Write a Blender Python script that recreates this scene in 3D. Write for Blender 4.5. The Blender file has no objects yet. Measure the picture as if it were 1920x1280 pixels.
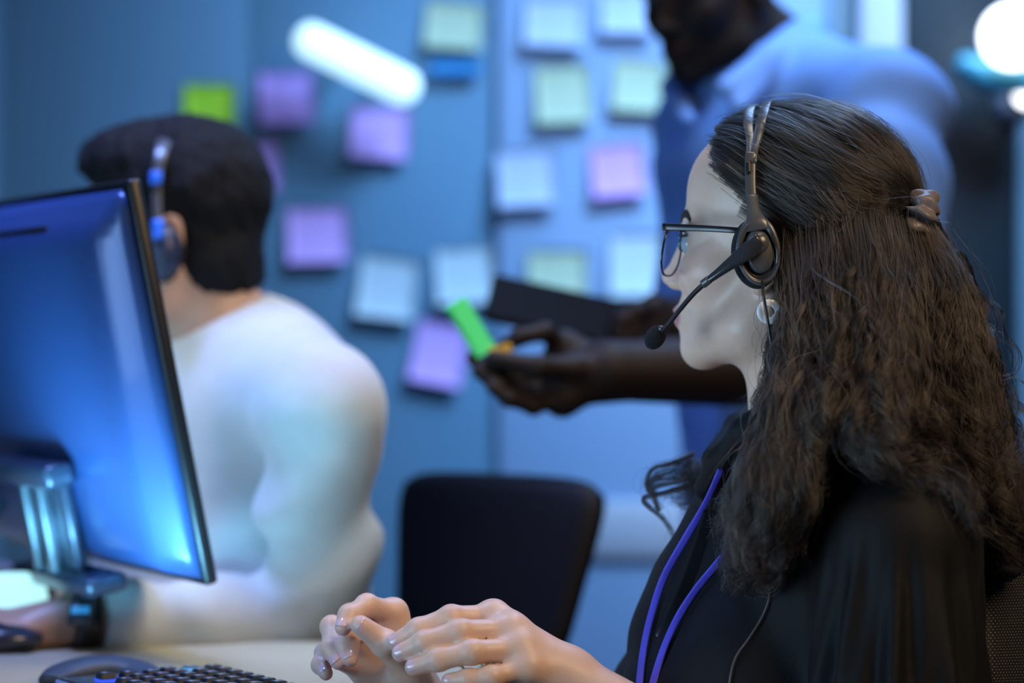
import bpy, bmesh, math, random
import numpy as np
from mathutils import Vector, Matrix

random.seed(7)
RNG = np.random.default_rng(7)
scn = bpy.context.scene
COL = scn.collection
FPX = 85.0 / 36.0 * 1920.0      # focal length in pixels
CZ = 1.08                       # camera height

def P(px, py, d):
    """world point seen at pixel (px,py) of the photograph at distance d along the view axis"""
    return np.array([(px - 960.0) * d / FPX, d, CZ - (py - 640.0) * d / FPX])

# ------------------------------------------------------------------ camera, world, lights, exposure
cam = bpy.data.cameras.new('camera'); camo = bpy.data.objects.new('camera', cam); COL.objects.link(camo)
camo.location = (0, 0, CZ); camo.rotation_euler = (math.pi / 2, 0, 0)
cam.lens = 85; cam.sensor_width = 36; cam.clip_start = 0.05
cam.dof.use_dof = True; cam.dof.focus_distance = 2.05; cam.dof.aperture_fstop = 2.2
scn.camera = camo
scn.view_settings.view_transform = 'Standard'; scn.view_settings.look = 'None'
scn.view_settings.gamma = 1.0; scn.view_settings.use_curve_mapping = False
scn.view_settings.exposure = -0.06
try:
    scn.cycles.use_denoising = True
    scn.cycles.max_bounces = 6
except Exception:
    pass
w = bpy.data.worlds.new('world'); scn.world = w; w.use_nodes = True
w.node_tree.nodes['Background'].inputs[0].default_value = (0.01, 0.11, 0.55, 1)
w.node_tree.nodes['Background'].inputs[1].default_value = 0.07

def area(name, loc, target, size, power, color, size_y=None, spread=180):
    l = bpy.data.lights.new(name, 'AREA'); l.energy = power; l.color = color
    l.shape = 'RECTANGLE'; l.size = size; l.size_y = size_y or size
    l.spread = math.radians(spread)
    o = bpy.data.objects.new(name, l); COL.objects.link(o); o.location = loc
    d = Vector(target) - Vector(loc); o.rotation_euler = d.to_track_quat('-Z', 'Y').to_euler()
    return o

#LIGHTS
area('screen_light', (-0.95, 1.42, 0.82), (0.30, 2.08, 1.03), 0.8, 3.9, (0.45, 0.72, 1.0), 0.7, 70)
area('warm_room_light', (1.25, 0.9, 2.2), (0.1, 2.05, 0.85), 0.7, 7.5, (1.0, 0.70, 0.42), 0.7, 100)
area('ceiling_light_blue', (0.62, 3.30, 2.72), (0.45, 3.2, 1.0), 0.8, 25.0, (0.28, 0.52, 1.0), 0.6)
area('wall_wash', (0.85, 2.95, 2.72), (0.28, 4.1, 1.15), 0.9, 21.0, (0.36, 0.61, 1.0), 0.5, 75)
area('seated_man_downlight', (0.35, 2.3, 2.70), (-0.28, 2.72, 1.02), 0.6, 3.3, (1.0, 0.94, 0.84), 0.6, 60)
area('man_blue_fill', (-0.72, 2.50, 2.68), (-0.42, 2.66, 0.90), 0.4, 6.0, (0.26, 0.38, 1.0), 0.4, 60)  # added overhead fill for the blue on his chest, not a screen
area('monitor_back_fill', (-0.43, 2.20, 0.785), (-0.40, 2.42, 0.96), 0.3, 1.5, (0.20, 0.66, 1.0), 0.03, 72)  # unseen light added for the cyan glow on the monitor back

# ------------------------------------------------------------------ materials
def mat(name, color=(0.5, 0.5, 0.5), rough=0.5, metal=0.0, attr=None, noise=0.0, nscale=40.0, bump=0.0,
        emit=None, estr=0.0, coat=0.0, sheen=0.0, sss=0.0, spec=0.5, trans=0.0, alpha=1.0, bscale=None):
    m = bpy.data.materials.new(name); m.use_nodes = True
    nt = m.node_tree; b = nt.nodes['Principled BSDF']
    b.inputs['Base Color'].default_value = (*color, 1); b.inputs['Roughness'].default_value = rough
    b.inputs['Metallic'].default_value = metal; b.inputs['Specular IOR Level'].default_value = spec
    b.inputs['Coat Weight'].default_value = coat; b.inputs['Sheen Weight'].default_value = sheen
    b.inputs['Transmission Weight'].default_value = trans; b.inputs['Alpha'].default_value = alpha
    if sss:
        b.inputs['Subsurface Weight'].default_value = sss
        b.inputs['Subsurface Radius'].default_value = (1.0, 0.35, 0.2)
        b.inputs['Subsurface Scale'].default_value = 0.006
    src = None
    if attr:
        a = nt.nodes.new('ShaderNodeAttribute'); a.attribute_name = attr; src = a.outputs['Color']
    tc = nt.nodes.new('ShaderNodeTexCoord')
    if noise > 0 or bump > 0:
        n = nt.nodes.new('ShaderNodeTexNoise'); n.inputs['Scale'].default_value = nscale
        n.inputs['Detail'].default_value = 4.0; nt.links.new(tc.outputs['Object'], n.inputs['Vector'])
    if noise > 0:
        mx = nt.nodes.new('ShaderNodeMix'); mx.data_type = 'RGBA'; mx.blend_type = 'MULTIPLY'
        mx.inputs['Factor'].default_value = 1.0
        rp = nt.nodes.new('ShaderNodeMapRange'); rp.inputs['From Min'].default_value = 0.25; rp.inputs['From Max'].default_value = 0.75
        rp.inputs['To Min'].default_value = 1 - noise; rp.inputs['To Max'].default_value = 1 + noise * 0.3
        nt.links.new(n.outputs['Fac'], rp.inputs['Value'])
        if src is not None: nt.links.new(src, mx.inputs['A'])
        else: mx.inputs['A'].default_value = (*color, 1)
        nt.links.new(rp.outputs['Result'], mx.inputs['B']); src = mx.outputs['Result']
    if src is not None: nt.links.new(src, b.inputs['Base Color'])
    if bump > 0:
        n2 = n
        if bscale:
            n2 = nt.nodes.new('ShaderNodeTexNoise'); n2.inputs['Scale'].default_value = bscale
            n2.inputs['Detail'].default_value = 3.0; nt.links.new(tc.outputs['Object'], n2.inputs['Vector'])
        bp = nt.nodes.new('ShaderNodeBump'); bp.inputs['Strength'].default_value = bump; bp.inputs['Distance'].default_value = 0.002
        nt.links.new(n2.outputs['Fac'], bp.inputs['Height']); nt.links.new(bp.outputs['Normal'], b.inputs['Normal'])
    if emit:
        b.inputs['Emission Color'].default_value = (*emit, 1); b.inputs['Emission Strength'].default_value = estr
    return m

# ------------------------------------------------------------------ object helpers
def mesh_obj(name, verts, faces, m, parent=None, smooth=True, cols=None):
    me = bpy.data.meshes.new(name)
    if isinstance(faces, np.ndarray):
        verts = np.asarray(verts, np.float32); nq = len(faces); k = faces.shape[1]
        me.vertices.add(len(verts)); me.vertices.foreach_set('co', verts.ravel())
        me.loops.add(nq * k); me.loops.foreach_set('vertex_index', faces.astype(np.int32).ravel())
        me.polygons.add(nq); me.polygons.foreach_set('loop_start', np.arange(0, nq * k, k, dtype=np.int32))
        me.polygons.foreach_set('loop_total', np.full(nq, k, np.int32))
        me.update(calc_edges=True); me.validate()
    else:
        me.from_pydata([tuple(map(float, v)) for v in verts], [], faces); me.update()
    if smooth: me.polygons.foreach_set('use_smooth', np.ones(len(me.polygons), bool))
    if cols is not None:
        a = me.color_attributes.new('Col', 'FLOAT_COLOR', 'POINT')
        c = np.ones((len(me.vertices), 4), np.float32); c[:, :3] = cols; a.data.foreach_set('color', c.ravel())
    if m: me.materials.append(m)
    o = bpy.data.objects.new(name, me); COL.objects.link(o)
    if parent is not None: o.parent = parent
    return o

def bm_obj(name, bm, m, parent=None, smooth=True):
    bmesh.ops.recalc_face_normals(bm, faces=bm.faces)
    me = bpy.data.meshes.new(name); bm.to_mesh(me); bm.free()
    if smooth:
        me.polygons.foreach_set('use_smooth', np.ones(len(me.polygons), bool))
        try: me.set_sharp_from_angle(angle=math.radians(35))
        except Exception: pass
    if m: me.materials.append(m)
    o = bpy.data.objects.new(name, me); COL.objects.link(o)
    if parent is not None: o.parent = parent
    return o

def tag(o, label, cat, group=None, kind=None):
    o['label'] = label; o['category'] = cat
    if group: o['group'] = group
    if kind: o['kind'] = kind
    return o

def empty(name, loc, label, cat, group=None):
    o = bpy.data.objects.new(name, None); COL.objects.link(o); o.empty_display_size = 0.05
    o.location = [float(v) for v in loc]; tag(o, label, cat, group)
    return o

def keep(child, parent):
    """parent a world-space mesh under an empty without moving it"""
    child.parent = parent
    child.matrix_parent_inverse = Matrix.Translation(-Vector(parent.location))
    return child

def box_bm(size, bevel=0.0, seg=2, M=None, bm=None):
    bm = bm or bmesh.new()
    r = bmesh.ops.create_cube(bm, size=1.0); vs = r['verts']
    bmesh.ops.scale(bm, vec=size, verts=vs)
    if bevel > 0:
        es = list({e for v in vs for e in v.link_edges})
        rr = bmesh.ops.bevel(bm, geom=es, offset=bevel, segments=seg, affect='EDGES', profile=0.5)
        vs = list({v for f in rr['faces'] for v in f.verts} | {v for v in vs if v.is_valid})
    if M is not None: bmesh.ops.transform(bm, matrix=M, verts=vs)
    return bm

def frame_M(o, x, y, z):
    M = Matrix.Identity(4)
    for i, a in enumerate((x, y, z)):
        for j in range(3): M[j][i] = float(a[j])
    for j in range(3): M[j][3] = float(o[j])
    return M

def nrm(v):
    v = np.asarray(v, float); return v / (np.linalg.norm(v) + 1e-12)

def catmull(pts, n):
    pts = np.asarray(pts, float)
    if len(pts) < 3:
        t = np.linspace(0, 1, n)[:, None]; return pts[0] * (1 - t) + pts[-1] * t
    seg = np.linalg.norm(np.diff(pts[:, :3], axis=0), axis=1); s = np.concatenate([[0], np.cumsum(seg)]); s /= s[-1]
    ext = np.vstack([2 * pts[0] - pts[1], pts, 2 * pts[-1] - pts[-2]])
    out = []
    for t in np.linspace(0, 1, n):
        i = min(max(np.searchsorted(s, t, 'right') - 1, 0), len(pts) - 2)
        u = (t - s[i]) / max(s[i + 1] - s[i], 1e-9)
        p0, p1, p2, p3 = ext[i:i + 4]
        out.append(0.5 * ((2 * p1) + (-p0 + p2) * u + (2 * p0 - 5 * p1 + 4 * p2 - p3) * u * u + (-p0 + 3 * p1 - 3 * p2 + p3) * u ** 3))
    return np.array(out)

def sweep(name, path, wid, thick, side, m, parent=None, n=48, nsec=12, power=2.0, caps=True):
    """sweep an (optionally flat) superellipse section along a path; wid/thick scalar or per-key list; side = rough width direction"""
    k = len(path)
    wid = [wid] * k if np.isscalar(wid) else wid; thick = [thick] * k if np.isscalar(thick) else thick
    C = catmull(np.column_stack([np.asarray(path, float), wid, thick]), n)
    pts, W, T = C[:, :3], C[:, 3], C[:, 4]
    tan = np.gradient(pts, axis=0); vs = []; fs = []
    side = np.asarray(side, float)
    for i in range(n):
        t = nrm(tan[i]); sd = nrm(side - t * np.dot(side, t)); up = np.cross(t, sd)
        for j in range(nsec):
            a = 2 * math.pi * j / nsec; c, s = math.cos(a), math.sin(a)
            c = math.copysign(abs(c) ** (2 / power), c); s = math.copysign(abs(s) ** (2 / power), s)
            vs.append(pts[i] + sd * c * W[i] / 2 + up * s * T[i] / 2)
    for i in range(n - 1):
        for j in range(nsec):
            a = i * nsec + j; b = i * nsec + (j + 1) % nsec
            fs.append((a, b, b + nsec, a + nsec))
    if caps:
        fs.append(tuple(range(nsec))[::-1]); fs.append(tuple((n - 1) * nsec + j for j in range(nsec)))
    return mesh_obj(name, vs, fs, m, parent)

def lathe(name, prof, m, M, parent=None, n=40, sx=1.0, sy=1.0):
    """revolve (r,z) profile about z, squash by sx,sy, place with matrix M"""
    vs, fs = [], []
    for (r, z) in prof:
        for j in range(n):
            a = 2 * math.pi * j / n
            vs.append(M @ Vector((r * math.cos(a) * sx, r * math.sin(a) * sy, z)))
    k = len(prof)
    for i in range(k - 1):
        for j in range(n):
            a = i * n + j; b = i * n + (j + 1) % n
            fs.append((a, b, b + n, a + n))
    fs.append(tuple(range(n))[::-1]); fs.append(tuple((k - 1) * n + j for j in range(n)))
    return mesh_obj(name, vs, fs, m, parent)

def blob(name, c, axes, m, parent=None, u=20, v=12):
    """ellipsoid with the three axis vectors given"""
    vs, fs = [], []
    c = np.asarray(c, float); X, Y, Z = [np.asarray(a, float) for a in axes]
    for i in range(v + 1):
        th = math.pi * i / v
        for j in range(u):
            ph = 2 * math.pi * j / u
            vs.append(c + X * math.sin(th) * math.cos(ph) + Y * math.sin(th) * math.sin(ph) + Z * math.cos(th))
    for i in range(v):
        for j in range(u):
            a = i * u + j; b = i * u + (j + 1) % u
            fs.append((a, b, b + u, a + u))
    return mesh_obj(name, vs, fs, m, parent)

# ------------------------------------------------------------------ signed distance modelling
def smin(a, b, k):
    h = np.clip(0.5 + 0.5 * (b - a) / k, 0, 1); return b + (a - b) * h - k * h * (1 - h)
def smax(a, b, k): return -smin(-a, -b, k)
def sph(p, c, r): return np.linalg.norm(p - np.asarray(c), axis=1) - r
def ell(p, c, r, R=None):
    q = p - np.asarray(c)
    if R is not None: q = q @ R
    r = np.asarray(r); k0 = np.linalg.norm(q / r, axis=1); k1 = np.linalg.norm(q / (r * r), axis=1) + 1e-9
    return k0 * (k0 - 1.0) / k1
def cone(p, a, b, ra, rb):
    a = np.asarray(a, float); b = np.asarray(b, float); ba = b - a; pa = p - a
    h = np.clip(pa @ ba / (ba @ ba + 1e-12), 0, 1)
    return np.linalg.norm(pa - h[:, None] * ba, axis=1) - (ra + (rb - ra) * h)
def chain(p, pts, rad, k=0.004):
    d = None
    for i in range(len(pts) - 1):
        e = cone(p, pts[i], pts[i + 1], rad[i], rad[i + 1]); d = e if d is None else smin(d, e, k)
    return d
def rotm(yaw=0, pitch=0, roll=0):
    return np.array((Matrix.Rotation(yaw, 3, 'Z') @ Matrix.Rotation(pitch, 3, 'Y') @ Matrix.Rotation(roll, 3, 'X')))

def cull(f, c, r, margin=0.05):
    c = np.asarray(c, float)
    def g(p):
        dc = np.linalg.norm(p - c, axis=1) - r
        out = np.maximum(dc, 0.02) + 0.01
        m = dc < margin
        if m.any(): out[m] = f(p[m])
        return out
    return g

def grad(f, p, e=4e-4):
    g = np.empty_like(p)
    for a in range(3):
        q = p.copy(); q[:, a] += e; d1 = f(q); q[:, a] -= 2 * e; g[:, a] = (d1 - f(q)) / (2 * e)
    return g

def polygonise(f, lo, hi, h, B=8, slack=1.7, newton=2):
    lo = np.asarray(lo, float); hi = np.asarray(hi, float)
    nb = np.ceil((hi - lo) / (h * B)).astype(int)
    ax = [lo[i] + (np.arange(nb[i]) + 0.5) * h * B for i in range(3)]
    G = np.stack(np.meshgrid(*ax, indexing='ij'), -1).reshape(-1, 3)
    cd = f(G).astype(np.float32).reshape(nb)
    act = np.abs(cd) < h * B * 0.87 * slack
    D = np.repeat(np.repeat(np.repeat(cd, B, 0), B, 1), B, 2)
    idx = np.argwhere(act)
    off = np.stack(np.meshgrid(*[np.arange(B)] * 3, indexing='ij'), -1).reshape(-1, 3)
    step = 3000
    for s in range(0, len(idx), step):
        ii = (idx[s:s + step, None, :] * B + off[None]).reshape(-1, 3)
        D[ii[:, 0], ii[:, 1], ii[:, 2]] = f(lo + (ii + 0.5) * h)
    D[0], D[-1] = 1, 1; D[:, 0], D[:, -1] = 1, 1; D[:, :, 0], D[:, :, -1] = 1, 1
    S = D < 0
    n0, n1, n2 = S.shape
    quads = []
    def cid(i, j, k): return (i * n1 + j) * n2 + k      # cell id = its min corner id
    for axis in range(3):
        sl = [slice(None)] * 3; sl2 = [slice(None)] * 3
        sl[axis] = slice(0, -1); sl2[axis] = slice(1, None)
        A = S[tuple(sl)]; Bq = S[tuple(sl2)]
        e = np.argwhere(A != Bq); inside = A[e[:, 0], e[:, 1], e[:, 2]]
        b, c = (axis + 1) % 3, (axis + 2) % 3
        def off_(db, dc):
            q = e.copy(); q[:, b] -= db; q[:, c] -= dc; return cid(q[:, 0], q[:, 1], q[:, 2])
        q = np.stack([off_(1, 1), off_(0, 1), off_(0, 0), off_(1, 0)], 1)
        q[~inside] = q[~inside][:, ::-1]
        quads.append(q)
    Q = np.concatenate(quads); ids, inv = np.unique(Q, return_inverse=True)
    Q = inv.reshape(-1, 4)
    ci = np.stack([ids // (n1 * n2), (ids // n2) % n1, ids % n2], 1)
    acc = np.zeros((len(ci), 3)); cnt = np.zeros(len(ci))
    cor = np.array([[x, y, z] for x in (0, 1) for y in (0, 1) for z in (0, 1)])
    vals = [D[ci[:, 0] + c[0], ci[:, 1] + c[1], ci[:, 2] + c[2]] for c in cor]
    for a in range(8):
        for b in range(a + 1, 8):
            if np.abs(cor[a] - cor[b]).sum() != 1: continue
            m = (vals[a] < 0) != (vals[b] < 0)
            t = np.where(m, vals[a] / np.where(m, vals[a] - vals[b], 1), 0)
            t = np.clip(t, 0, 1)
            acc += np.where(m[:, None], cor[a] + t[:, None] * (cor[b] - cor[a]), 0); cnt += m
    V = lo + (ci + 0.5 + acc / np.maximum(cnt, 1)[:, None]) * h
    for _ in range(newton):
        d = f(V); g = grad(f, V); gg = (g * g).sum(1)
        st = (d / np.maximum(gg, 0.2))[:, None] * g
        ln = np.linalg.norm(st, axis=1, keepdims=True)
        V = V - st * np.minimum(1, h * 0.6 / np.maximum(ln, 1e-9))
    return V, Q

def march(f, px, py, d0=1.6, d1=3.2, off=0.0, steps=70):
    """distance along the view axis at which each pixel ray meets f (nan = miss)"""
    px = np.atleast_1d(px).astype(float); py = np.atleast_1d(py).astype(float)
    D = np.stack([(px - 960) / FPX, np.ones_like(px), -(py - 640) / FPX], 1); O = np.array([0, 0, CZ])
    t = np.full(len(px), d0); hit = np.zeros(len(px), bool)
    for _ in range(steps):
        v = f(O + D * t[:, None]) - off
        hit |= v < 6e-4
        t = np.where(hit, t, t + np.clip(v, 0.0004, 0.05) * 0.8)
    t[~hit | (t > d1)] = np.nan
    return t
# ------------------------------------------------------------------ materials used below
M_skin_w = mat('skin_woman', attr='Col', rough=0.42, sss=0.18, noise=0.08, nscale=60, bump=0.12, bscale=420)
M_skin_m = mat('skin_seated_man', attr='Col', rough=0.45, sss=0.12, noise=0.08, nscale=60)
M_skin_d = mat('skin_standing_man', attr='Col', rough=0.58, spec=0.22, noise=0.1, nscale=60)
M_nail = mat('nail_varnish', (0.72, 0.52, 0.55), rough=0.12, coat=0.6)
M_blouse = mat('black_blouse', (0.0030, 0.0034, 0.0045), rough=0.62, sheen=0.03, noise=0.3, nscale=12, bump=0.25, bscale=900, spec=0.22)
M_haircore = mat('dark_hair_mass', (0.006, 0.0045, 0.004), rough=0.6, noise=0.5, nscale=90, bump=0.6, bscale=220, spec=0.3)
M_sweater = mat('cream_sweater', (0.50, 0.53, 0.53), rough=0.85, noise=0.10, nscale=30, bump=0.3, bscale=500, sheen=0.2)
M_shirt = mat('pale_blue_shirt', (0.17, 0.36, 0.84), rough=0.7, noise=0.05, nscale=20, sheen=0.1)
M_shorthair = mat('short_black_hair', (0.006, 0.006, 0.007), rough=0.75, noise=0.5, nscale=150, bump=0.7, bscale=500, spec=0.2)
M_black = mat('black_plastic', (0.012, 0.013, 0.015), rough=0.38)
M_gun = mat('gunmetal_plastic', (0.10, 0.108, 0.118), rough=0.30, metal=0.35)
M_dkplastic = mat('dark_glossy_plastic', (0.03, 0.034, 0.042), rough=0.22, coat=0.4)
M_foam = mat('black_foam', (0.008, 0.009, 0.013), rough=0.95, bump=0.8, nscale=900)
M_white = mat('white_acetate', (0.85, 0.86, 0.88), rough=0.25, noise=0.08, nscale=300, coat=0.3)
M_frame = mat('dark_blue_frame', (0.010, 0.022, 0.075), rough=0.22, coat=0.5)
M_temple = mat('black_temple', (0.008, 0.008, 0.010), rough=0.3)
M_lens = mat('spectacle_lens', (0.95, 0.97, 1.0), rough=0.02, trans=1.0)
M_lens.node_tree.nodes['Principled BSDF'].inputs['IOR'].default_value = 1.08
M_eyewhite = mat('eye_white', (0.38, 0.44, 0.52), rough=0.15, coat=0.5)
M_iris = mat('eye_iris', (0.05, 0.10, 0.13), rough=0.1, coat=1.0)
M_brow = mat('brow_hair', (0.02, 0.012, 0.009), rough=0.8)
M_scrunchie = mat('satin_scrunchie', (0.17, 0.150, 0.160), rough=0.42, noise=0.15, nscale=60, sheen=0.3)
M_lanyard = mat('violet_lanyard', (0.13, 0.11, 0.85), rough=0.5, bump=0.3, nscale=900)

# ------------------------------------------------------------------ shared anatomy
def head_sdf(p, fem=True, ear=True):
    """head in its own frame: +X face, +Y its left, origin between the ears at eye level; metres"""
    d = ell(p, (-0.017, 0, 0.046), (0.092, 0.074, 0.084))
    d = smin(d, ell(p, (0.040, 0, 0.056), (0.046, 0.058, 0.050)), 0.03)          # forehead
    d = smin(d, ell(p, (0.036, 0, -0.022), (0.050, 0.055, 0.075)), 0.03)         # face
    jw = 0.047 if fem else 0.054
    q = p.copy(); q[:, 1] = np.sqrt(q[:, 1] ** 2 + 4e-6)
    d = smin(d, cone(q, (-0.004, jw, -0.040), (0.010, jw - 0.002, -0.072), 0.016, 0.016), 0.028)
    d = smin(d, cone(q, (0.010, jw - 0.002, -0.072), (0.062, 0.011, -0.095), 0.016, 0.015), 0.028)
    d = smin(d, sph(p, (0.064, 0, -0.095), 0.0165), 0.02)                         # chin
    d = smin(d, ell(q, (0.052, 0.036, -0.022), (0.028, 0.024, 0.022)), 0.02)      # cheeks
    d = smin(d, cone(q, (0.080, 0.008, 0.022), (0.062, 0.046, 0.020), 0.010, 0.009), 0.014)  # brow
    d = smax(d, -ell(q, (0.097, 0.036, 0.003), (0.020, 0.022, 0.013)), 0.014)     # sockets
    d = smin(d, ell(q, (0.0655, 0.0365, 0.003), (0.0135, 0.0155, 0.0110)), 0.005)     # lids
    d = smin(d, cone(p, (0.084, 0, 0.012), (0.099, 0, -0.029), 0.0075, 0.0078), 0.012)
    d = smin(d, sph(p, (0.1015, 0, -0.0305), 0.0076), 0.006)
    d = smin(d, ell(q, (0.092, 0.0112, -0.0355), (0.009, 0.0064, 0.0068)), 0.006)
    d = smin(d, ell(p, (0.076, 0, -0.064), (0.014, 0.026, 0.020)), 0.012)         # muzzle
    d = smin(d, ell(p, (0.0865, 0, -0.0615), (0.0075, 0.021, 0.0052)), 0.004)
    d = smin(d, ell(p, (0.0845, 0, -0.0720), (0.0080, 0.018, 0.0062)), 0.004)
    d = smax(d, -ell(p, (0.095, 0, -0.0665), (0.012, 0.024, 0.0012)), 0.003)
    d = smax(d, -ell(q, (0.0945, 0.0066, -0.042), (0.0055, 0.0034, 0.0035)), 0.003)
    if ear:
        Re = rotm(0, math.radians(-12), 0)
        e = ell(q, (-0.012, 0.078, -0.006), (0.0175, 0.0075, 0.031), Re)
        e = smax(e, -ell(q, (-0.009, 0.086, -0.002), (0.0105, 0.0075, 0.019), Re), 0.004)
        e = smin(e, sph(q, (-0.006, 0.0745, -0.033), 0.0072), 0.006)
        d = smin(d, e, 0.006)
    return d

class Frame:
    def __init__(s, o, yaw, pitch=0, roll=0, sc=1.0):
        s.o = np.asarray(o, float); s.sc = sc
        # local +X points to world -X when yaw = 0
        s.R = rotm(math.pi + yaw, pitch, roll)
    def loc(s, p): return ((p - s.o) @ s.R) / s.sc
    def w(s, v): return s.o + (np.asarray(v, float) * s.sc) @ s.R.T
    def dirw(s, v): return np.asarray(v, float) @ s.R.T

def hand_sdf(p, H):
    """H: wrist, fingers {name: [points]}, radii"""
    d = None
    w_ = H['wrist']; wr = H.get('wr', 0.021)
    mc = [H['f'][k][0] for k in H['f'] if k != 'thumb']
    for i, m in enumerate(mc):
        e = cone(p, w_, m, wr * 0.75, H['pr']); d = e if d is None else smin(d, e, 0.016)
    for i in range(len(mc) - 1):
        d = smin(d, cone(p, mc[i], mc[i + 1], H['pr'] * .95, H['pr'] * .95), 0.012)
    fing = None
    for k, pts in H['f'].items():
        r = H['r'][k]; n = len(pts)
        rad = [r * x for x in ((1.12, 1.05, 0.98, 0.82) if n == 4 else (1.25, 1.1, 0.85))]
        e = chain(p, pts, rad, 0.003)
        for j in range(1, n - 1): e = smin(e, sph(p, pts[j], rad[j] * 1.03), 0.005)
        if k == 'thumb':
            e = smin(e, cone(p, w_, pts[0], wr * 0.7, r * 1.3), 0.012); d = smin(d, e, 0.010)
        else:
            fing = e if fing is None else smin(fing, e, 0.0015)
    return smin(d, fing, 0.006)

def nails(H, normal, m, parent, size=(0.0056, 0.0052)):
    for k, pts in H['f'].items():
        a, b = np.asarray(pts[-2]), np.asarray(pts[-1]); t = nrm(b - a)
        n = np.asarray(H['nn'][k] if 'nn' in H else normal, float); n = nrm(n - t * np.dot(n, t)); s = np.cross(t, n)
        r = H['r'][k]; k_ = 1.2 if k == 'thumb' else (0.82 if k == 'little' else 1.0)
        c = b + n * r * 0.74 - t * 0.0022
        # curved nail plate
        vs, fs = [], []; nu, nv = 9, 9
        for lay in (0, 1):
            for i in range(nu):
                for j in range(nv):
                    u = -1 + 2 * i / (nu - 1); v = -1 + 2 * j / (nv - 1)
                    x = u * size[0] * k_ * 1.15; y = v * size[1] * k_ * (1 - 0.25 * max(0, -u) ** 3 - 0.12 * max(0, u) ** 4)
                    x -= 0.0012 * v * v * k_ if u < 0 else -0.0 + 0.0010 * v * v * u * k_
                    z = -(y * y) / (2 * r * 0.75) - 0.0006 * u * u - lay * 0.0009
                    vs.append(c + t * x + s * y + n * (z + 0.0010))
        N = nu * nv
        for i in range(nu - 1):
            for j in range(nv - 1):
                a0 = i * nv + j; q = (a0, a0 + 1, a0 + nv + 1, a0 + nv)
                fs.append(q); fs.append(tuple(x + N for x in q[::-1]))
        rim = [i * nv for i in range(nu)] + [(nu - 1) * nv + j for j in range(1, nv)] + [i * nv + nv - 1 for i in range(nu - 2, -1, -1)] + [j for j in range(nv - 2, 0, -1)]
        for i in range(len(rim)):
            a0, b0 = rim[i], rim[(i + 1) % len(rim)]; fs.append((a0, b0, b0 + N, a0 + N))
        mesh_obj('fingernail', vs, fs, m, parent)

def fbm(p, s, seed=0):
    """cheap smooth pseudo-noise in [-1,1]"""
    r = np.random.default_rng(seed); out = np.zeros(len(p))
    for i in range(6):
        k = r.normal(size=3); k = k / np.linalg.norm(k) * s * (0.7 + 0.35 * i)
        out += np.sin(p @ k + r.uniform(0, 6.28)) / 6 * 1.6
    return out
# ================================================================== room
def st(o): o['kind'] = 'structure'; return o
YW = 4.10
M_wall = mat('blue_grey_fabric_wall', (0.125, 0.28, 0.42), rough=0.75, noise=0.06, nscale=3)
M_glass = mat('frosted_blue_panel', (0.29, 0.45, 0.68), rough=0.5, noise=0.05, nscale=2)
M_dark = mat('dark_teal_panel', (0.004, 0.016, 0.024), rough=0.5, noise=0.2, nscale=5)
M_floor = mat('grey_carpet', (0.10, 0.12, 0.15), rough=0.95, noise=0.2, nscale=200)
M_ceil = mat('ceiling_white', (0.5, 0.52, 0.55), rough=0.9)
M_pale = mat('pale_painted_trim', (0.50, 0.54, 0.62), rough=0.5)
def wbox(name, x0, x1, y0, y1, z0, z1, m, bevel=0.0, parent=None):
    bm = box_bm((x1 - x0, y1 - y0, z1 - z0), bevel, 2, Matrix.Translation(((x0 + x1) / 2, (y0 + y1) / 2, (z0 + z1) / 2)))
    return bm_obj(name, bm, m, parent)
k = YW / FPX
def wx(px): return (px - 960) * k
def wz(py): return CZ - (py - 640) * k
st(wbox('floor', -3.0, 3.0, -0.6, 4.4, -0.1, 0.0, M_floor))
st(wbox('ceiling', -3.0, 3.0, -0.6, 4.4, 2.8, 2.9, M_ceil))
wb = st(wbox('wall_back', -3.0, 3.0, YW + 0.03, YW + 0.13, 0.0, 2.8, M_wall))
st(wbox('wall_left', -3.1, -3.0, -0.6, 4.4, 0.0, 2.8, M_wall))
st(wbox('wall_right', 3.0, 3.1, -0.6, 4.4, 0.0, 2.8, M_dark))
# vertical fabric panels of the left half of the back wall
xs = [wx(932) - 0.42 * i for i in range(0, 8)]
for i in range(7):
    p_ = wbox('panel', max(xs[i + 1] + 0.001, -3.0), xs[i] - 0.0005, YW + 0.004, YW + 0.032, 0.09, 2.79, M_wall, 0.0008, wb)
for i in range(2):
    wbox('frosted_panel', wx(934) + 0.31 * i, wx(934) + 0.309 * (i + 1), YW - 0.012, YW + 0.03, 0.09, 2.79, M_glass, 0.003, wb)['label'] = 'pale blue frosted panel'
st(wbox('baseboard_back', -3.0, 3.0, YW - 0.02, YW + 0.03, 0.0, 0.09, M_pale, 0.003))
st(wbox('trim_1', wx(1105), wx(1560), YW - 0.024, YW - 0.012, wz(1045), wz(938), M_pale, 0.006))
st(wbox('trim_2', wx(1597), wx(1676), YW - 0.10, YW + 0.03, 0.0, 2.8, M_pale, 0.005))
st(wbox('trim_3', wx(1556), wx(1596), YW - 0.03, YW + 0.03, 0.0, 2.8, mat('grey_teal_trim', (0.30, 0.42, 0.46), rough=0.6), 0.004))
dr = st(wbox('door_1', wx(1690), wx(1896), YW - 0.045, YW + 0.03, 0.0, 2.79, M_dark, 0.004))
st(wbox('trim_4', wx(1898), wx(1945), YW - 0.05, YW + 0.03, 0.0, 2.8, mat('teal_trim', (0.14, 0.26, 0.34), rough=0.6), 0.004))
wbox('panel', wx(1947), 3.0, YW - 0.045, YW + 0.03, 0.0, 2.79, M_dark, 0.004, wb)

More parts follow.
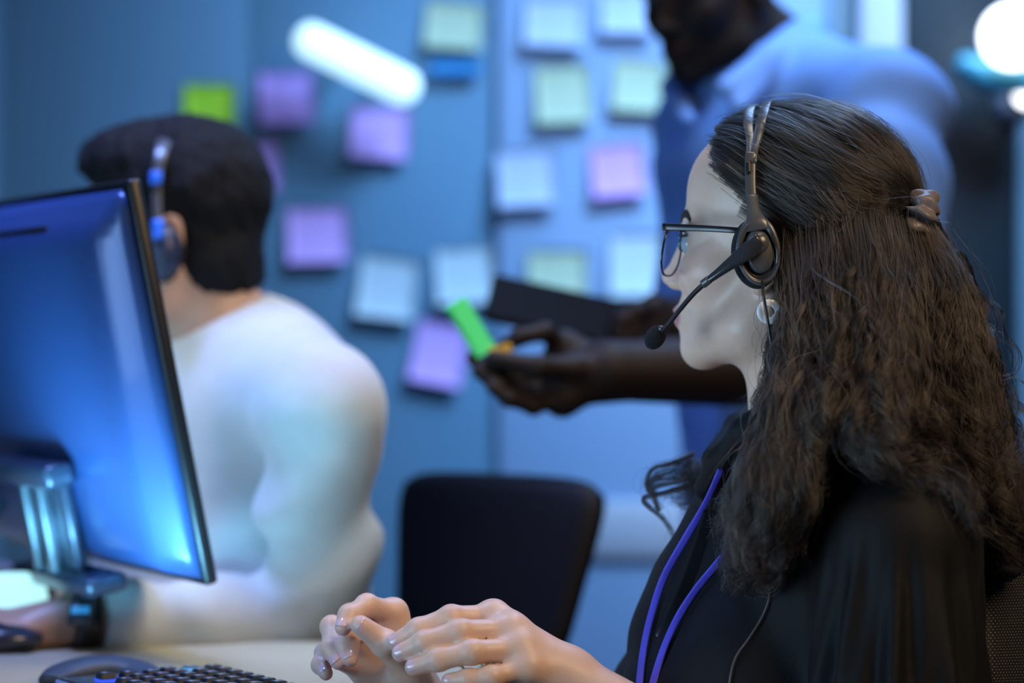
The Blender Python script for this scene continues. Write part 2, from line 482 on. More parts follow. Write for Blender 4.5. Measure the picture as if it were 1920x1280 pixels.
# ---- lamp reflections in the glass, built as glowing solids
M_tube = mat('tube_reflection_glow', (0.9, 0.95, 1), emit=(0.52, 0.84, 1.0), estr=1.5)
M_globe = mat('globe_reflection_glow', (0.9, 0.95, 1), emit=(0.93, 0.97, 1.0), estr=5.0)
M_alu = mat('brushed_aluminium', (0.35, 0.42, 0.5), rough=0.35, metal=0.9)
a, b = P(582, 76, 3.98), P(757, 163, 3.98)  # lamp reflected in the wall glass, built as a solid glowing tube
tl = empty('tube_reflection', (a + b) / 2, 'slanted lamp reflection between the sticky notes, built as a glowing tube', 'lamp reflection')
keep(sweep('glow_tube', [a, (a + b) / 2, b], 0.058, 0.058, (0, 0, 1), M_tube, None, 12, 20), tl)
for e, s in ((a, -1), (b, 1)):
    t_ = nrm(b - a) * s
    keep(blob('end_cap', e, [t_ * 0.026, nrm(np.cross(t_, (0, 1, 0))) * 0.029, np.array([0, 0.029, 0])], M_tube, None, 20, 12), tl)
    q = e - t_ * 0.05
    keep(sweep('added_bracket', [q + (0, 0.014, 0), q + (0, 0.128, 0)], 0.012, 0.012, (0, 0, 1), M_alu, None, 4, 12), tl)
def globe(px, py, d, r, label):  # light reflected in dark glass, built as a glowing ball with added mount
    g = empty('globe_reflection', P(px, py, d), label, 'lamp reflection')
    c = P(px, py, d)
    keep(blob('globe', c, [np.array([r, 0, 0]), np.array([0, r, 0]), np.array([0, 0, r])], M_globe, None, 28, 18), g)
    keep(sweep('added_stem', [c + (0, r * 0.9, 0), (c[0], YW - 0.04, c[2])], 0.02, 0.02, (0, 0, 1), M_alu, None, 4, 12), g)
    keep(lathe('added_plate', [(0.01, 0), (0.035, 0), (0.035, 0.012), (0.01, 0.012)], M_alu, frame_M((c[0], YW - 0.045, c[2]), (1, 0, 0), (0, 0, 1), (0, -1, 0)), None, 28), g)
globe(1900, 68, 3.90, 0.050, 'larger bright white lamp reflection, built as a globe, above the dark teal door')
globe(1925, 178, 3.95, 0.018, 'small white lamp reflection, built as a globe, below the larger globe')
tb = sweep('teal_reflection', [P(1795, 118, 3.94), P(1850, 142, 3.94), P(1935, 152, 3.94)], [0.03, 0.05, 0.05], 0.08, (0, 0, 1), mat('teal_reflection_tint', (0.06, 0.36, 0.48), rough=0.4), None, 20, 16, 3)  # soft teal reflection in the dark glass, built as a solid bar
tag(tb, 'short teal reflection on the dark door beneath the bright globe, built as a bar', 'reflection')

# ---- sticky notes
NC = dict(lime=(0.42, 0.80, 0.03), purple=(0.52, 0.33, 0.78), lilac=(0.64, 0.40, 0.86), pink=(0.66, 0.38, 0.86), pale=(0.52, 0.66, 0.72), green=(0.46, 0.58, 0.40), blue=(0.46, 0.57, 0.78), navy=(0.02, 0.22, 0.50))
NM = {n: mat('note_' + n, c, rough=0.75, noise=0.04, nscale=30) for n, c in NC.items()}
notes = [(395, 205, 102, 102, 0, 'lime', 'bright lime green sticky note above the head of the seated man'),
         (540, 183, 110, 106, 2, 'purple', 'purple sticky note left of the slanted tube reflection'),
         (713, 248, 116, 104, -3, 'lilac', 'lilac sticky note under the lower end of the tube reflection'),
         (478, 314, 104, 100, 4, 'purple', 'purple sticky note half hidden behind the head of the seated man'),
         (598, 440, 120, 108, 2, 'lilac', 'lilac sticky note level with the ear of the seated man'),
         (728, 538, 116, 122, -7, 'pale', 'pale blue tilted sticky note between two purple ones'),
         (872, 515, 114, 112, 4, 'pale', 'pale blue sticky note just left of the black tablet'),
         (826, 660, 106, 124, -11, 'lilac', 'lilac tilted sticky note behind the green note pad'),
         (853, 48, 116, 94, -4, 'green', 'pale green sticky note above the end of the tube reflection'),
         (855, 127, 100, 34, 0, 'navy', 'narrow dark blue strip note under the pale green note'),
         (1042, 42, 122, 98, -2, 'blue', 'light blue sticky note in the top row of the frosted panel'),
         (1178, 22, 108, 90, 0, 'blue', 'light blue sticky note beside the chin of the standing man'),
         (1058, 176, 112, 116, 3, 'green', 'pale green sticky note under the top row on the frosted panel'),
         (1198, 160, 104, 104, -3, 'green', 'pale green sticky note touching the collar of the standing man'),
         (988, 333, 116, 112, 3, 'blue', 'light blue sticky note left of the pink one'),
         (1160, 318, 108, 104, 5, 'pink', 'pink sticky note in front of the blue shirt'),
         (1046, 518, 118, 106, 0, 'green', 'pale green sticky note right above the black tablet'),
         (1192, 495, 104, 124, 0, 'pale', 'pale blue sticky note near the glasses of the woman')]
for i, (px, py, w_, h_, rot, c, lab) in enumerate(notes):
    yy = YW - (0.018 if px > 925 else 0.001) ; kk = yy / FPX
    W_, H_ = (w_ - 6) * kk, (h_ - 6) * kk; vs, fs = [], []
    ca, sa = math.cos(math.radians(rot)), math.sin(math.radians(rot)); nu, nv = 7, 9
    for lay in (0, 1):
        for i_ in range(nv):
            for j_ in range(nu):
                u = j_ / (nu - 1) - 0.5; v = i_ / (nv - 1)
                curl = 0.016 * v ** 2.2 + 0.002
                x = u * W_; z = H_ * (0.5 - v)
                vs.append(((px - 960) * kk + x * ca - z * sa, yy - curl - lay * 0.0007, CZ - (py - 640) * kk + x * sa + z * ca))
    n_ = nu * nv
    for i_ in range(nv - 1):
        for j_ in range(nu - 1):
            a_ = i_ * nu + j_; q = (a_, a_ + 1, a_ + nu + 1, a_ + nu); fs.append(q); fs.append(tuple(x + n_ for x in q[::-1]))
    rim = list(range(nu)) + [r * nu + nu - 1 for r in range(1, nv)] + [(nv - 1) * nu + j for j in range(nu - 2, -1, -1)] + [r * nu for r in range(nv - 2, 0, -1)]
    for a_, b_ in zip(rim, rim[1:] + rim[:1]): fs.append((a_, b_, b_ + n_, a_ + n_))
    tag(mesh_obj('sticky_note', vs, fs, NM[c]), lab, 'sticky note', 'sticky notes on the back wall')
# ================================================================== furniture and desk things
DZ = 0.765
M_desk = mat('pale_wood_desk', (0.42, 0.39, 0.26), rough=0.55, noise=0.12, nscale=8)
M_mon = mat('silver_blue_monitor_shell', (0.045, 0.10, 0.30), rough=0.34, metal=0.2, coat=0.15)
M_bez = mat('monitor_bezel', (0.010, 0.011, 0.014), rough=0.35)
dk = empty('desk', (-0.75, 2.3, 0), 'pale wood desk top under the keyboard and the forearm of the seated man', 'desk')
def kb(o, par): return keep(o, par)
lo_ = [(-1.60, 1.50), (-0.03, 1.50), (-0.03, 2.54), (-0.56, 2.56), (-0.58, 3.20), (-1.60, 3.20)]
bm = bmesh.new(); vb = [bm.verts.new((x, y, DZ - 0.028)) for x, y in lo_]
f_ = bm.faces.new(vb); e_ = bmesh.ops.extrude_face_region(bm, geom=[f_])
bmesh.ops.translate(bm, vec=(0, 0, 0.028), verts=[v for v in e_['geom'] if isinstance(v, bmesh.types.BMVert)])
bmesh.ops.bevel(bm, geom=list(bm.edges), offset=0.003, segments=2, affect='EDGES')
kb(bm_obj('desk_top', bm, M_desk), dk)
for x, y in ((-1.55, 1.56), (-0.10, 1.56), (-1.55, 3.14), (-0.10, 2.46), (-0.64, 3.14)):
    kb(wbox('leg', x - 0.025, x + 0.025, y - 0.025, y + 0.025, 0.0, DZ - 0.028, M_alu, 0.004), dk)
kb(wbox('apron', -1.52, -0.68, 3.13, 3.15, DZ - 0.10, DZ - 0.028, M_alu, 0.002), dk)

# ---- monitor (seen from the back)
phi, tau = math.radians(29.7), math.radians(11.6)
n_h = np.array([math.cos(phi), math.sin(phi), 0]); e_h = np.array([-math.sin(phi), math.cos(phi), 0])
dn = -np.array([0, 0, 1.0]) * math.cos(tau) + n_h * math.sin(tau); nf = np.cross(e_h, dn); nf = nf if nf @ n_h > 0 else -nf
T0 = P(252, 335, 2.31); MW, MHt = 0.61, 0.400
mo = empty('computer_monitor', T0 + e_h * MW / 2 + dn * MHt, 'wide monitor seen from its blue lit back in front of the seated man', 'monitor')
ctr = T0 + e_h * MW / 2 + dn * MHt / 2
MM = frame_M(ctr, e_h, -dn, np.cross(e_h, -dn)); sgn = 1 if np.cross(e_h, -dn) @ n_h > 0 else -1   # local +z*sgn = screen side
kb(bm_obj('bezel', box_bm((MW, MHt, 0.014), 0.004, 3, MM), M_bez), mo)
kb(bm_obj('screen', box_bm((MW - 0.02, MHt - 0.03, 0.002), 0.0006, 1, MM @ Matrix.Translation((0, 0.004, sgn * 0.0068))), mat('lit_screen', (0.1, 0.2, 0.3), emit=(0.45, 0.72, 1.0), estr=1.2)), mo)
# domed back shell with a bevelled shoulder
vs, fs = [], []; nu, nv = 41, 33
for i in range(nv):
    for j in range(nu):
        u = -1 + 2 * j / (nu - 1); v = -1 + 2 * i / (nv - 1)
        ss = lambda t: (lambda c: c * c * (3 - 2 * c))(min(max(t, 0), 1))
        e_ = min(ss((1 - abs(u)) / 0.13), 0.15 * ss((1 - v) / 0.03) + 0.85 * ss((1 - v) / 0.24), ss((1 + v) / 0.10))
        h_ = 0.005 + 0.036 * e_ + 0.010 * (1 - u * u) * (1 - v * v)
        q = MM @ Vector((u * (MW / 2 - 0.005), v * (MHt / 2 - 0.005), -sgn * h_)); vs.append(q)
for i in range(nv - 1):
    for j in range(nu - 1): fs.append((i * nu + j, i * nu + j + 1, (i + 1) * nu + j + 1, (i + 1) * nu + j))
rim = [j for j in range(nu)] + [i * nu + nu - 1 for i in range(1, nv)] + [(nv - 1) * nu + j for j in range(nu - 2, -1, -1)] + [i * nu for i in range(nv - 2, 0, -1)]
fs.append(tuple(rim))
bs = mesh_obj('back_shell', vs, fs, M_mon)
bmt = bmesh.new(); bmt.from_mesh(bs.data); bmesh.ops.recalc_face_normals(bmt, faces=bmt.faces); bmt.to_mesh(bs.data); bmt.free()
kb(bs, mo)
kb(bm_obj('vent_slot', box_bm((MW * 0.62, 0.006, 0.006), 0.002, 2, MM @ Matrix.Translation((0.06, MHt / 2 - 0.035, -sgn * 0.0345))), M_bez), mo)
M_std = mat('stand_plastic', (0.05, 0.07, 0.12), rough=0.3, metal=0.3, coat=0.3)
kb(bm_obj('mount_hood', box_bm((0.20, 0.026, 0.034), 0.008, 3, MM @ Matrix.Translation((-0.02, -0.085, -sgn * 0.068))), M_std), mo)
kb(bm_obj('mount_plate', box_bm((0.15, 0.115, 0.014), 0.006, 3, MM @ Matrix.Translation((-0.02, -0.135, -sgn * 0.056))), M_std), mo)
for q in (-0.055, -0.005):
    kb(bm_obj('strut', box_bm((0.016, 0.12, 0.014), 0.004, 2, MM @ Matrix.Translation((q, -0.145, -sgn * 0.070))), M_alu), mo)
kb(bm_obj('lower_bracket', box_bm((0.24, 0.020, 0.046), 0.007, 3, MM @ Matrix.Translation((-0.05, -0.198, -sgn * 0.058))), M_std), mo)
ft = np.array(MM @ Vector((0.06, -0.11, -sgn * 0.085)))
fb = np.array([ft[0] - 0.06, ft[1] + 0.0, DZ + 0.012])
kb(sweep('neck', [ft, ft * 0.5 + fb * 0.5 + np.array([-0.02, -0.01, 0.0]), fb], [0.055, 0.06, 0.075], [0.03, 0.032, 0.035], e_h, M_std, None, 24, 18, 3.5), mo)
kb(lathe('base_plate', [(0.01, 0), (0.115, 0), (0.12, 0.004), (0.115, 0.010), (0.03, 0.014), (0.01, 0.014)], M_std, Matrix.Translation((fb[0], fb[1], DZ + 0.0005)), None, 48, 1.1, 0.8), mo)

# ---- pale lit phone leaning behind the hand of the seated man
pc = P(44, 1096, 2.58); px_ = nrm((0.94, 0.2, 0.0)); pz_ = nrm((0.05, 0.25, 1)); py_ = np.cross(pz_, px_)
ph = empty('phone', pc - np.array([0, 0, 0.05]), 'small lit pale cyan screen standing behind the hand of the seated man', 'phone')
kb(bm_obj('body', box_bm((0.074, 0.009, 0.058), 0.004, 3, frame_M(pc + np.array([-0.004, 0, -0.012]), px_, py_, pz_)), M_black), ph)
scv = []
for a in np.linspace(0, math.pi / 2, 10): scv.append((-0.002 + 0.034 * math.sin(a) ** 0.8 if a > 0 else -0.002, 0.013 + 0.0 - 0.038 * (1 - math.cos(a))))
out = [(-0.034, -0.038), (-0.034, 0.013)] + scv + [(0.032, -0.038)]
vv = [np.array(pc + np.array([-0.004, 0, -0.0]) + px_ * x - py_ * 0.0055 * (1 if (py_[1] > 0) else -1) + pz_ * z) for x, z in out]
vv2 = [v + np.array([0, 0.0015, 0]) for v in vv]; n_ = len(vv)
kb(mesh_obj('display', vv + vv2, [tuple(range(n_)), tuple(range(n_, 2 * n_))[::-1]] + [(i, (i + 1) % n_, (i + 1) % n_ + n_, i + n_) for i in range(n_)], mat('phone_display', (0.3, 0.5, 0.5), emit=(0.50, 0.95, 1.0), estr=1.1), smooth=False), ph)

# ---- mouse under his hand
ms = empty('computer_mouse', P(-40, 1230, 2.47), 'black computer mouse under the hand of the seated man', 'mouse')
mcn = P(-28, 1216, 2.462); mcn[2] = DZ + 0.013
kb(blob('shell', mcn, [np.array([0.060, 0, 0]), np.array([0, 0.034, 0]), np.array([0, 0, 0.0175])], M_dkplastic, None, 28, 16), ms)
kb(wbox('foot', mcn[0] - 0.05, mcn[0] + 0.05, mcn[1] - 0.026, mcn[1] + 0.026, DZ, DZ + 0.004, M_black, 0.001), ms)

# ---- keyboard
u_ = nrm((0.84, 0.54, 0)); v_ = nrm((0.56, -0.83, 0)); up = np.array([0, 0, 1.0]); u_ = nrm(np.cross(v_, up)) * (1 if np.cross(v_, up)[0] > 0 else -1)
KZ = DZ + 0.013
def Pz(px, py, z):
    d = (CZ - z) * FPX / (py - 640.0); return np.array([(px - 960) * d / FPX, d, z])
K0 = Pz(108, 1270, KZ)          # far left corner of the deck
KW, KL = 0.145, 0.44
ky = empty('keyboard', K0 + u_ * KW / 2 + v_ * KL / 2 - up * 0.02, 'black keyboard with blue backlit keys lying on the desk below the hands', 'keyboard')
kc = K0 + u_ * KW / 2 + v_ * KL / 2
kb(bm_obj('case', box_bm((KW, KL, 0.019), 0.004, 3, frame_M(kc - up * 0.0095, u_, v_, np.cross(u_, v_))), M_dkplastic), ky)
kb(bm_obj('edge_light', box_bm((0.0025, KL, 0.005), 0.001, 1, frame_M(K0 - u_ * 0.0012 + v_ * KL / 2 - up * 0.004, u_, v_, np.cross(u_, v_))), mat('keyboard_edge', (0.18, 0.30, 0.62), rough=0.3)), ky)
M_key = mat('key_cap', (0.022, 0.026, 0.036), rough=0.33)
M_kside = mat('key_glow', (0.02, 0.05, 0.4), emit=(0.03, 0.10, 0.95), estr=1.0)
M_leg = mat('key_legend', (0.30, 0.34, 0.42), emit=(0.3, 0.5, 1.0), estr=0.03)
# one key cap and its lit skirt, shared by all keys
bm = bmesh.new(); r_ = bmesh.ops.create_cube(bm, size=1.0)
for v in bm.verts:
    v.co.x *= 0.0150; v.co.y *= 0.0150; v.co.z = v.co.z * 0.0055 + 0.0050
    if v.co.z > 0.005: v.co.x *= 0.80; v.co.y *= 0.80
bmesh.ops.bevel(bm, geom=list(bm.edges), offset=0.0008, segments=2, affect='EDGES')
bmesh.ops.recalc_face_normals(bm, faces=bm.faces); kme = bpy.data.meshes.new('key'); bm.to_mesh(kme); bm.free(); kme.materials.append(M_key)
bm = bmesh.new(); bmesh.ops.create_cube(bm, size=1.0)
for v in bm.verts: v.co.x *= 0.0156; v.co.y *= 0.0156; v.co.z = v.co.z * 0.0022 + 0.0012
sme = bpy.data.meshes.new('key_glow'); bm.to_mesh(sme); bm.free(); sme.materials.append(M_kside)
bm = bmesh.new(); bmesh.ops.create_cube(bm, size=1.0)
for v in bm.verts: v.co.x = v.co.x * 0.0035 - 0.0015; v.co.y *= 0.0045; v.co.z = v.co.z * 0.0003 + 0.0078
lme = bpy.data.meshes.new('legend'); bm.to_mesh(lme); bm.free(); lme.materials.append(M_leg)
Rk = frame_M((0, 0, 0), u_, v_, np.cross(u_, v_)); zs = 1 if np.cross(u_, v_)[2] > 0 else -1
for i in range(6):
    for j in range(19):
        if i in (0,) and j in (1, 6, 11, 16): continue
        pos_ = K0 + u_ * (0.026 + 0.0205 * i) + v_ * (0.046 + 0.0205 * j + 0.004 * (i % 3)) + up * 0.0002
        for nm, me_ in (('key', kme), ('key_glow', sme), ('legend', lme)):
            o = bpy.data.objects.new(nm, me_); COL.objects.link(o)
            Mx = Rk.copy(); 
            if zs < 0: Mx = Rk @ Matrix.Diagonal((1, 1, -1, 1))
            Mx = Mx.copy(); Mx.translation = Vector(pos_); o.matrix_world = Mx
            if nm == 'key':
                ko = o; o.parent = ky; o.matrix_parent_inverse = Matrix.Translation(-Vector(ky.location))
            else:
                o.parent = ko; o.matrix_parent_inverse = Mx.inverted()
                
# ---- curved pad behind the keyboard
cr = []
arc = [Pz(90, 1278, DZ + 0.004), Pz(122, 1264, DZ + 0.006), Pz(168, 1256, DZ + 0.008), Pz(215, 1255, DZ + 0.008), Pz(262, 1262, DZ + 0.006), Pz(298, 1274, DZ + 0.004)]
arc = [Pz(92, 1276, DZ + 0.004), Pz(122, 1264, DZ + 0.006), Pz(165, 1255, DZ + 0.008), Pz(210, 1253, DZ + 0.008), Pz(255, 1259, DZ + 0.006), Pz(296, 1272, DZ + 0.004)]
cp_ = sweep('wrist_rest', arc, [0.012, 0.020, 0.024, 0.024, 0.020, 0.012], [0.022, 0.040, 0.048, 0.048, 0.040, 0.022], (0, 0, 1), mat('navy_rubber', (0.03, 0.042, 0.068), rough=0.55), None, 60, 24, 2.4)
for v in cp_.data.vertices: v.co.z = max(v.co.z, DZ + 0.0005)
tag(cp_, 'curved dark wrist rest lying behind the far corner of the keyboard', 'wrist rest')

# ---- office chairs
def chair_back(root, TL, TR, BR, BL, m, thick, bulge, name='backrest'):
    n = 26; vs, fs = [], []
    TL, TR, BR, BL = map(np.asarray, (TL, TR, BR, BL)); nn = nrm(np.cross(TR - TL, BL - TL))
    for lay in (0, 1):
        for i in range(n):
            for j in range(n):
                u = -1 + 2 * j / (n - 1); v = -1 + 2 * i / (n - 1)
                # round the corners
                k_ = 6.0; a = u * (1 - 0.5 * abs(v) ** k_ * abs(u) ** k_ * 0.22); b = v * (1 - 0.5 * abs(u) ** k_ * abs(v) ** k_ * 0.22)
                s, t = (a + 1) / 2, (b + 1) / 2
                q = (TL * (1 - s) + TR * s) * (1 - t) + (BL * (1 - s) + BR * s) * t
                e = (1 - abs(u) ** 8) * (1 - abs(v) ** 8)
                q = q + nn * (bulge * (u * u) + (thick / 2) * (1 if lay else -1) * (0.25 + 0.75 * max(e, 0) ** 0.4)); vs.append(q)
    N = n * n
    for i in range(n - 1):
        for j in range(n - 1):
            a = i * n + j; q = (a, a + 1, a + n + 1, a + n); fs.append(q[::-1]); fs.append(tuple(x + N for x in q))
    rim = list(range(n)) + [r * n + n - 1 for r in range(1, n)] + [(n - 1) * n + j for j in range(n - 2, -1, -1)] + [r * n for r in range(n - 2, 0, -1)]
    for a, b in zip(rim, rim[1:] + rim[:1]): fs.append((a, b, b + N, a + N))
    o = mesh_obj(name, vs, fs, m); kb(o, root); return o
def chair_under(root, c, face, seat_z, m):
    c = np.array([c[0], c[1], 0.0]); f = nrm((face[0], face[1], 0)); s = np.array([-f[1], f[0], 0])
    M_ = frame_M(c + np.array([0, 0, seat_z - 0.04]), f, s, (0, 0, 1))
    kb(bm_obj('seat', box_bm((0.46, 0.47, 0.075), 0.03, 4, M_), m), root)
    kb(lathe('gas_post', [(0.01, 0.10), (0.03, 0.10), (0.03, 0.26), (0.02, 0.27), (0.02, seat_z - 0.07), (0.01, seat_z - 0.07)], M_black, Matrix.Translation(c), None, 20), root)
    for i in range(5):
        a = 2 * math.pi * i / 5 + 0.3; d_ = np.array([math.cos(a), math.sin(a), 0])
        lg = kb(sweep('leg', [c + (0, 0, 0.12), c + d_ * 0.28 + (0, 0, 0.075)], [0.05, 0.03], [0.035, 0.022], np.cross(d_, (0, 0, 1)), M_black, None, 6, 12, 3), root)
        kb(lathe('caster', [(0.005, -0.015), (0.028, -0.015), (0.028, 0.015), (0.005, 0.015)], M_black, frame_M(c + d_ * 0.28 + (0, 0, 0.029), d_, (0, 0, 1), np.cross(d_, (0, 0, 1))), None, 20), root)
M_leather = mat('black_leather', (0.0015, 0.0016, 0.003), rough=0.55, noise=0.3, nscale=60, bump=0.15, bscale=300, spec=0.2)
oc = empty('office_chair', (-0.05, 2.98, 0), 'black office chair with glossy tapered back beside the seated man', 'chair')
TL, TR, BR, BL = P(736, 880, 3.06), P(1136, 896, 2.86), P(1030, 1270, 2.80), P(732, 1270, 2.98)
chair_back(oc, TL, TR, BR, BL, M_leather, 0.035, 0.015)
bmid = (BR + BL) / 2; fdir = np.array([0.45, 0.9, 0])
chair_under(oc, bmid + np.array([0.06, 0.24, 0]), (0.45, 0.9), 0.50, M_leather)
kb(sweep('back_bracket', [np.array([bmid[0], bmid[1], bmid[2] + 0.05]), np.array([bmid[0] - 0.01, bmid[1] - 0.02, 0.55]), np.array([bmid[0] + 0.1, bmid[1] + 0.2, 0.45])], 0.06, 0.02, nrm(TR - TL), M_black, None, 20, 12, 3), oc)

M_mesh = bpy.data.materials.new('perforated_chair_mesh'); M_mesh.use_nodes = True
nt = M_mesh.node_tree; bs_ = nt.nodes['Principled BSDF']; bs_.inputs['Roughness'].default_value = 0.7
tc = nt.nodes.new('ShaderNodeTexCoord'); mp = nt.nodes.new('ShaderNodeMapping'); mp.inputs['Scale'].default_value = (1, 1, 1)
nt.links.new(tc.outputs['UV'], mp.inputs['Vector'])
sep = nt.nodes.new('ShaderNodeSeparateXYZ'); nt.links.new(mp.outputs['Vector'], sep.inputs[0])
def mth(op, a, b=None):
    n = nt.nodes.new('ShaderNodeMath'); n.operation = op
    for i, x in enumerate((a, b)):
        if x is None: continue
        if isinstance(x, (int, float)): n.inputs[i].default_value = x
        else: nt.links.new(x, n.inputs[i])
    return n.outputs[0]
row = mth('FLOOR', mth('MULTIPLY', sep.outputs[1], 84.0))
fx = mth('FRACT', mth('ADD', mth('MULTIPLY', sep.outputs[0], 70.0), mth('MULTIPLY', row, 0.5)))
fy = mth('FRACT', mth('MULTIPLY', sep.outputs[1], 84.0))
dx = mth('LESS_THAN', mth('ABSOLUTE', mth('SUBTRACT', fx, 0.5)), 0.15); dy = mth('LESS_THAN', mth('ABSOLUTE', mth('SUBTRACT', fy, 0.5)), 0.13)
dot = mth('MULTIPLY', dx, dy)
mx = nt.nodes.new('ShaderNodeMix'); mx.data_type = 'RGBA'; mx.inputs['A'].default_value = (0.006, 0.006, 0.007, 1); mx.inputs['B'].default_value = (0.30, 0.30, 0.31, 1)
nt.links.new(dot, mx.inputs['Factor']); nt.links.new(mx.outputs['Result'], bs_.inputs['Base Color'])
wc_ = empty('office_chair', (0.50, 2.15, 0), 'black mesh backed office chair behind the woman', 'chair')
bk = chair_back(wc_, P(1806, 1030, 2.07), P(2230, 1010, 2.38), P(2225, 1480, 2.34), P(1796, 1480, 2.03), M_mesh, 0.018, -0.02)
uv = bk.data.uv_layers.new(name='UVMap'); n = 26
for l in bk.data.loops:
    vi = l.vertex_index % (n * n); uv.data[l.index].uv = ((vi % n) / (n - 1), 1 - (vi // n) / (n - 1))
chair_under(wc_, (0.30, 2.15), (-1, 0.1), 0.46, M_leather)
kb(sweep('back_bracket', [P(2030, 1440, 2.16), np.array([0.55, 2.16, 0.50]), np.array([0.40, 2.15, 0.40])], 0.07, 0.02, (0, 1, 0), M_black, None, 16, 12, 3), wc_)
# ================================================================== SEATED MAN
MH = Frame(P(322, 448, 2.75), math.radians(-4), math.radians(4), 0, 1.0)
def m_head(p): return head_sdf(MH.loc(p), fem=False) * MH.sc
m_head_c = cull(m_head, MH.o, 0.17)
mSL, mSR = P(605, 775, 2.57), P(470, 775, 2.95)
mEL, mER = P(590, 1168, 2.62), P(300, 1165, 2.98)
mWL, mWR = P(165, 1162, 2.50), P(-20, 1118, 2.70)
mNB = P(440, 690, 2.75)
MHA = dict(wrist=P(130, 1165, 2.50), wr=0.026, pr=0.0135, f=dict(
    index=[P(-15, 1170, 2.52), P(-75, 1178, 2.515), P(-110, 1195, 2.51), P(-130, 1212, 2.51)],
    middle=[P(-12, 1172, 2.495), P(-75, 1184, 2.49), P(-108, 1200, 2.488), P(-128, 1216, 2.488)],
    ring=[P(0, 1185, 2.475), P(-50, 1200, 2.468), P(-80, 1212, 2.468), P(-98, 1222, 2.468)],
    little=[P(15, 1196, 2.46), P(-22, 1212, 2.452), P(-46, 1222, 2.452), P(-62, 1228, 2.452)],
    thumb=[P(60, 1175, 2.53), P(0, 1195, 2.55), P(-50, 1212, 2.55)]),
    r=dict(index=0.0095, middle=0.0098, ring=0.0094, little=0.0082, thumb=0.011))
m_hand = cull(lambda p: hand_sdf(p, MHA), P(10, 1180, 2.5), 0.12, 0.03)
def m_body(p):
    d = m_head_c(p)
    d = smin(d, cone(p, MH.w((-0.030, 0, -0.05)), mNB, 0.058, 0.062), 0.03)
    t = cone(p, P(470, 800, 2.76), P(420, 1180, 2.78), 0.12, 0.13)
    t = smin(t, cone(p, mSL, mSR, 0.05, 0.05), 0.05); t = smin(t, cone(p, P(420, 1180, 2.78), P(430, 1450, 2.80), 0.13, 0.14), 0.05)
    d = smin(d, t, 0.03)
    for a, b, c in ((mSL, mEL, mWL), (mSR, mER, mWR)):
        d = smin(d, cone(p, a, b, 0.045, 0.038), 0.03); d = smin(d, cone(p, b, c, 0.038, 0.026), 0.01)
    d = smin(d, ell(p, P(-60, 1135, 2.68), (0.055, 0.03, 0.016)), 0.02)
    # thighs and lower legs under the desk
    for yo in (2.66, 2.90):
        hip = np.array([-0.32, yo, 0.52]); kn = np.array([-0.72, yo, 0.50]); an = np.array([-0.70, yo, 0.10])
        d = smin(d, cone(p, hip, kn, 0.085, 0.060), 0.04); d = smin(d, cone(p, kn, an, 0.058, 0.040), 0.02)
        d = smin(d, cone(p, an + (0.02, 0, -0.05), an + (-0.15, 0, -0.06), 0.038, 0.030), 0.02)
    d = smin(d, m_hand(p), 0.010)
    return d
V, Q = polygonise(m_body, (-0.95, 2.36, -0.02), (-0.03, 3.12, 1.36), 0.0045)
c_ = np.tile(np.array([0.50, 0.30, 0.20]), (len(V), 1))
c_[V[:, 2] < 0.62] = (0.03, 0.035, 0.05); 
man = mesh_obj('person', V, Q, M_skin_m, cols=c_)
tag(man, 'seated man with short black hair in a cream sweater working behind the monitor', 'person')

def m_sw(p):
    d = cone(p, P(470, 790, 2.765), P(425, 1150, 2.78), 0.137, 0.150)
    d = smin(d, cone(p, P(425, 1150, 2.78), P(430, 1420, 2.80), 0.150, 0.155), 0.06)
    d = smin(d, cone(p, mSL, mSR, 0.064, 0.064), 0.05)
    d = smin(d, cone(p, P(470, 690, 2.76), P(596, 752, 2.60), 0.068, 0.062), 0.04)
    d = smin(d, cone(p, P(470, 690, 2.76), mSR, 0.068, 0.062), 0.04)
    col = cone(p, P(398, 636, 2.755), P(452, 720, 2.76), 0.070, 0.088)
    ctop = P(406, 640, 2.755); ax_ = nrm(np.array([-0.52, 0.0, 0.85]))
    col = smax(col, (p - ctop) @ ax_ - 0.008, 0.006)
    d = smin(d, col, 0.02)
    fo = 0.004 * np.sin(55 * p[:, 2] + 30 * p[:, 0] + 2.5 * fbm(p, 12, 21))
    for s, sh, el, wr in ((1, mSL, mEL, mWL), (-1, mSR, mER, mWR)):
        a = cone(p, sh, el, 0.064, 0.060)
        a = a + 0.0095 * np.clip((sh[2] - p[:, 2]) / 0.1, 0, 1) * np.sin(60 * p[:, 2] - 25 * p[:, 0] + 2.0 * fbm(p, 14, 22))
        fa = smax(cone(p, el, wr, 0.058, 0.037), (p - wr) @ nrm(wr - el) + 0.008, 0.004) + 0.004 * np.sin(75 * p[:, 0] + 12 * p[:, 2] + 1.6 * fbm(p, 16, 23))
        d = smin(d, smin(a, fa, 0.02), 0.007)
    d = smax(d, -cone(p, MH.w((-0.030, 0, -0.05)), mNB, 0.061, 0.064), 0.006)
    return d + 0.0 * fo
V, Q = polygonise(m_sw, (-0.72, 2.42, 0.56), (-0.08, 3.10, 1.15), 0.0050)
sw = mesh_obj('sweater', V, Q, M_sweater, man); sw['label'] = 'cream mock neck knitted sweater'
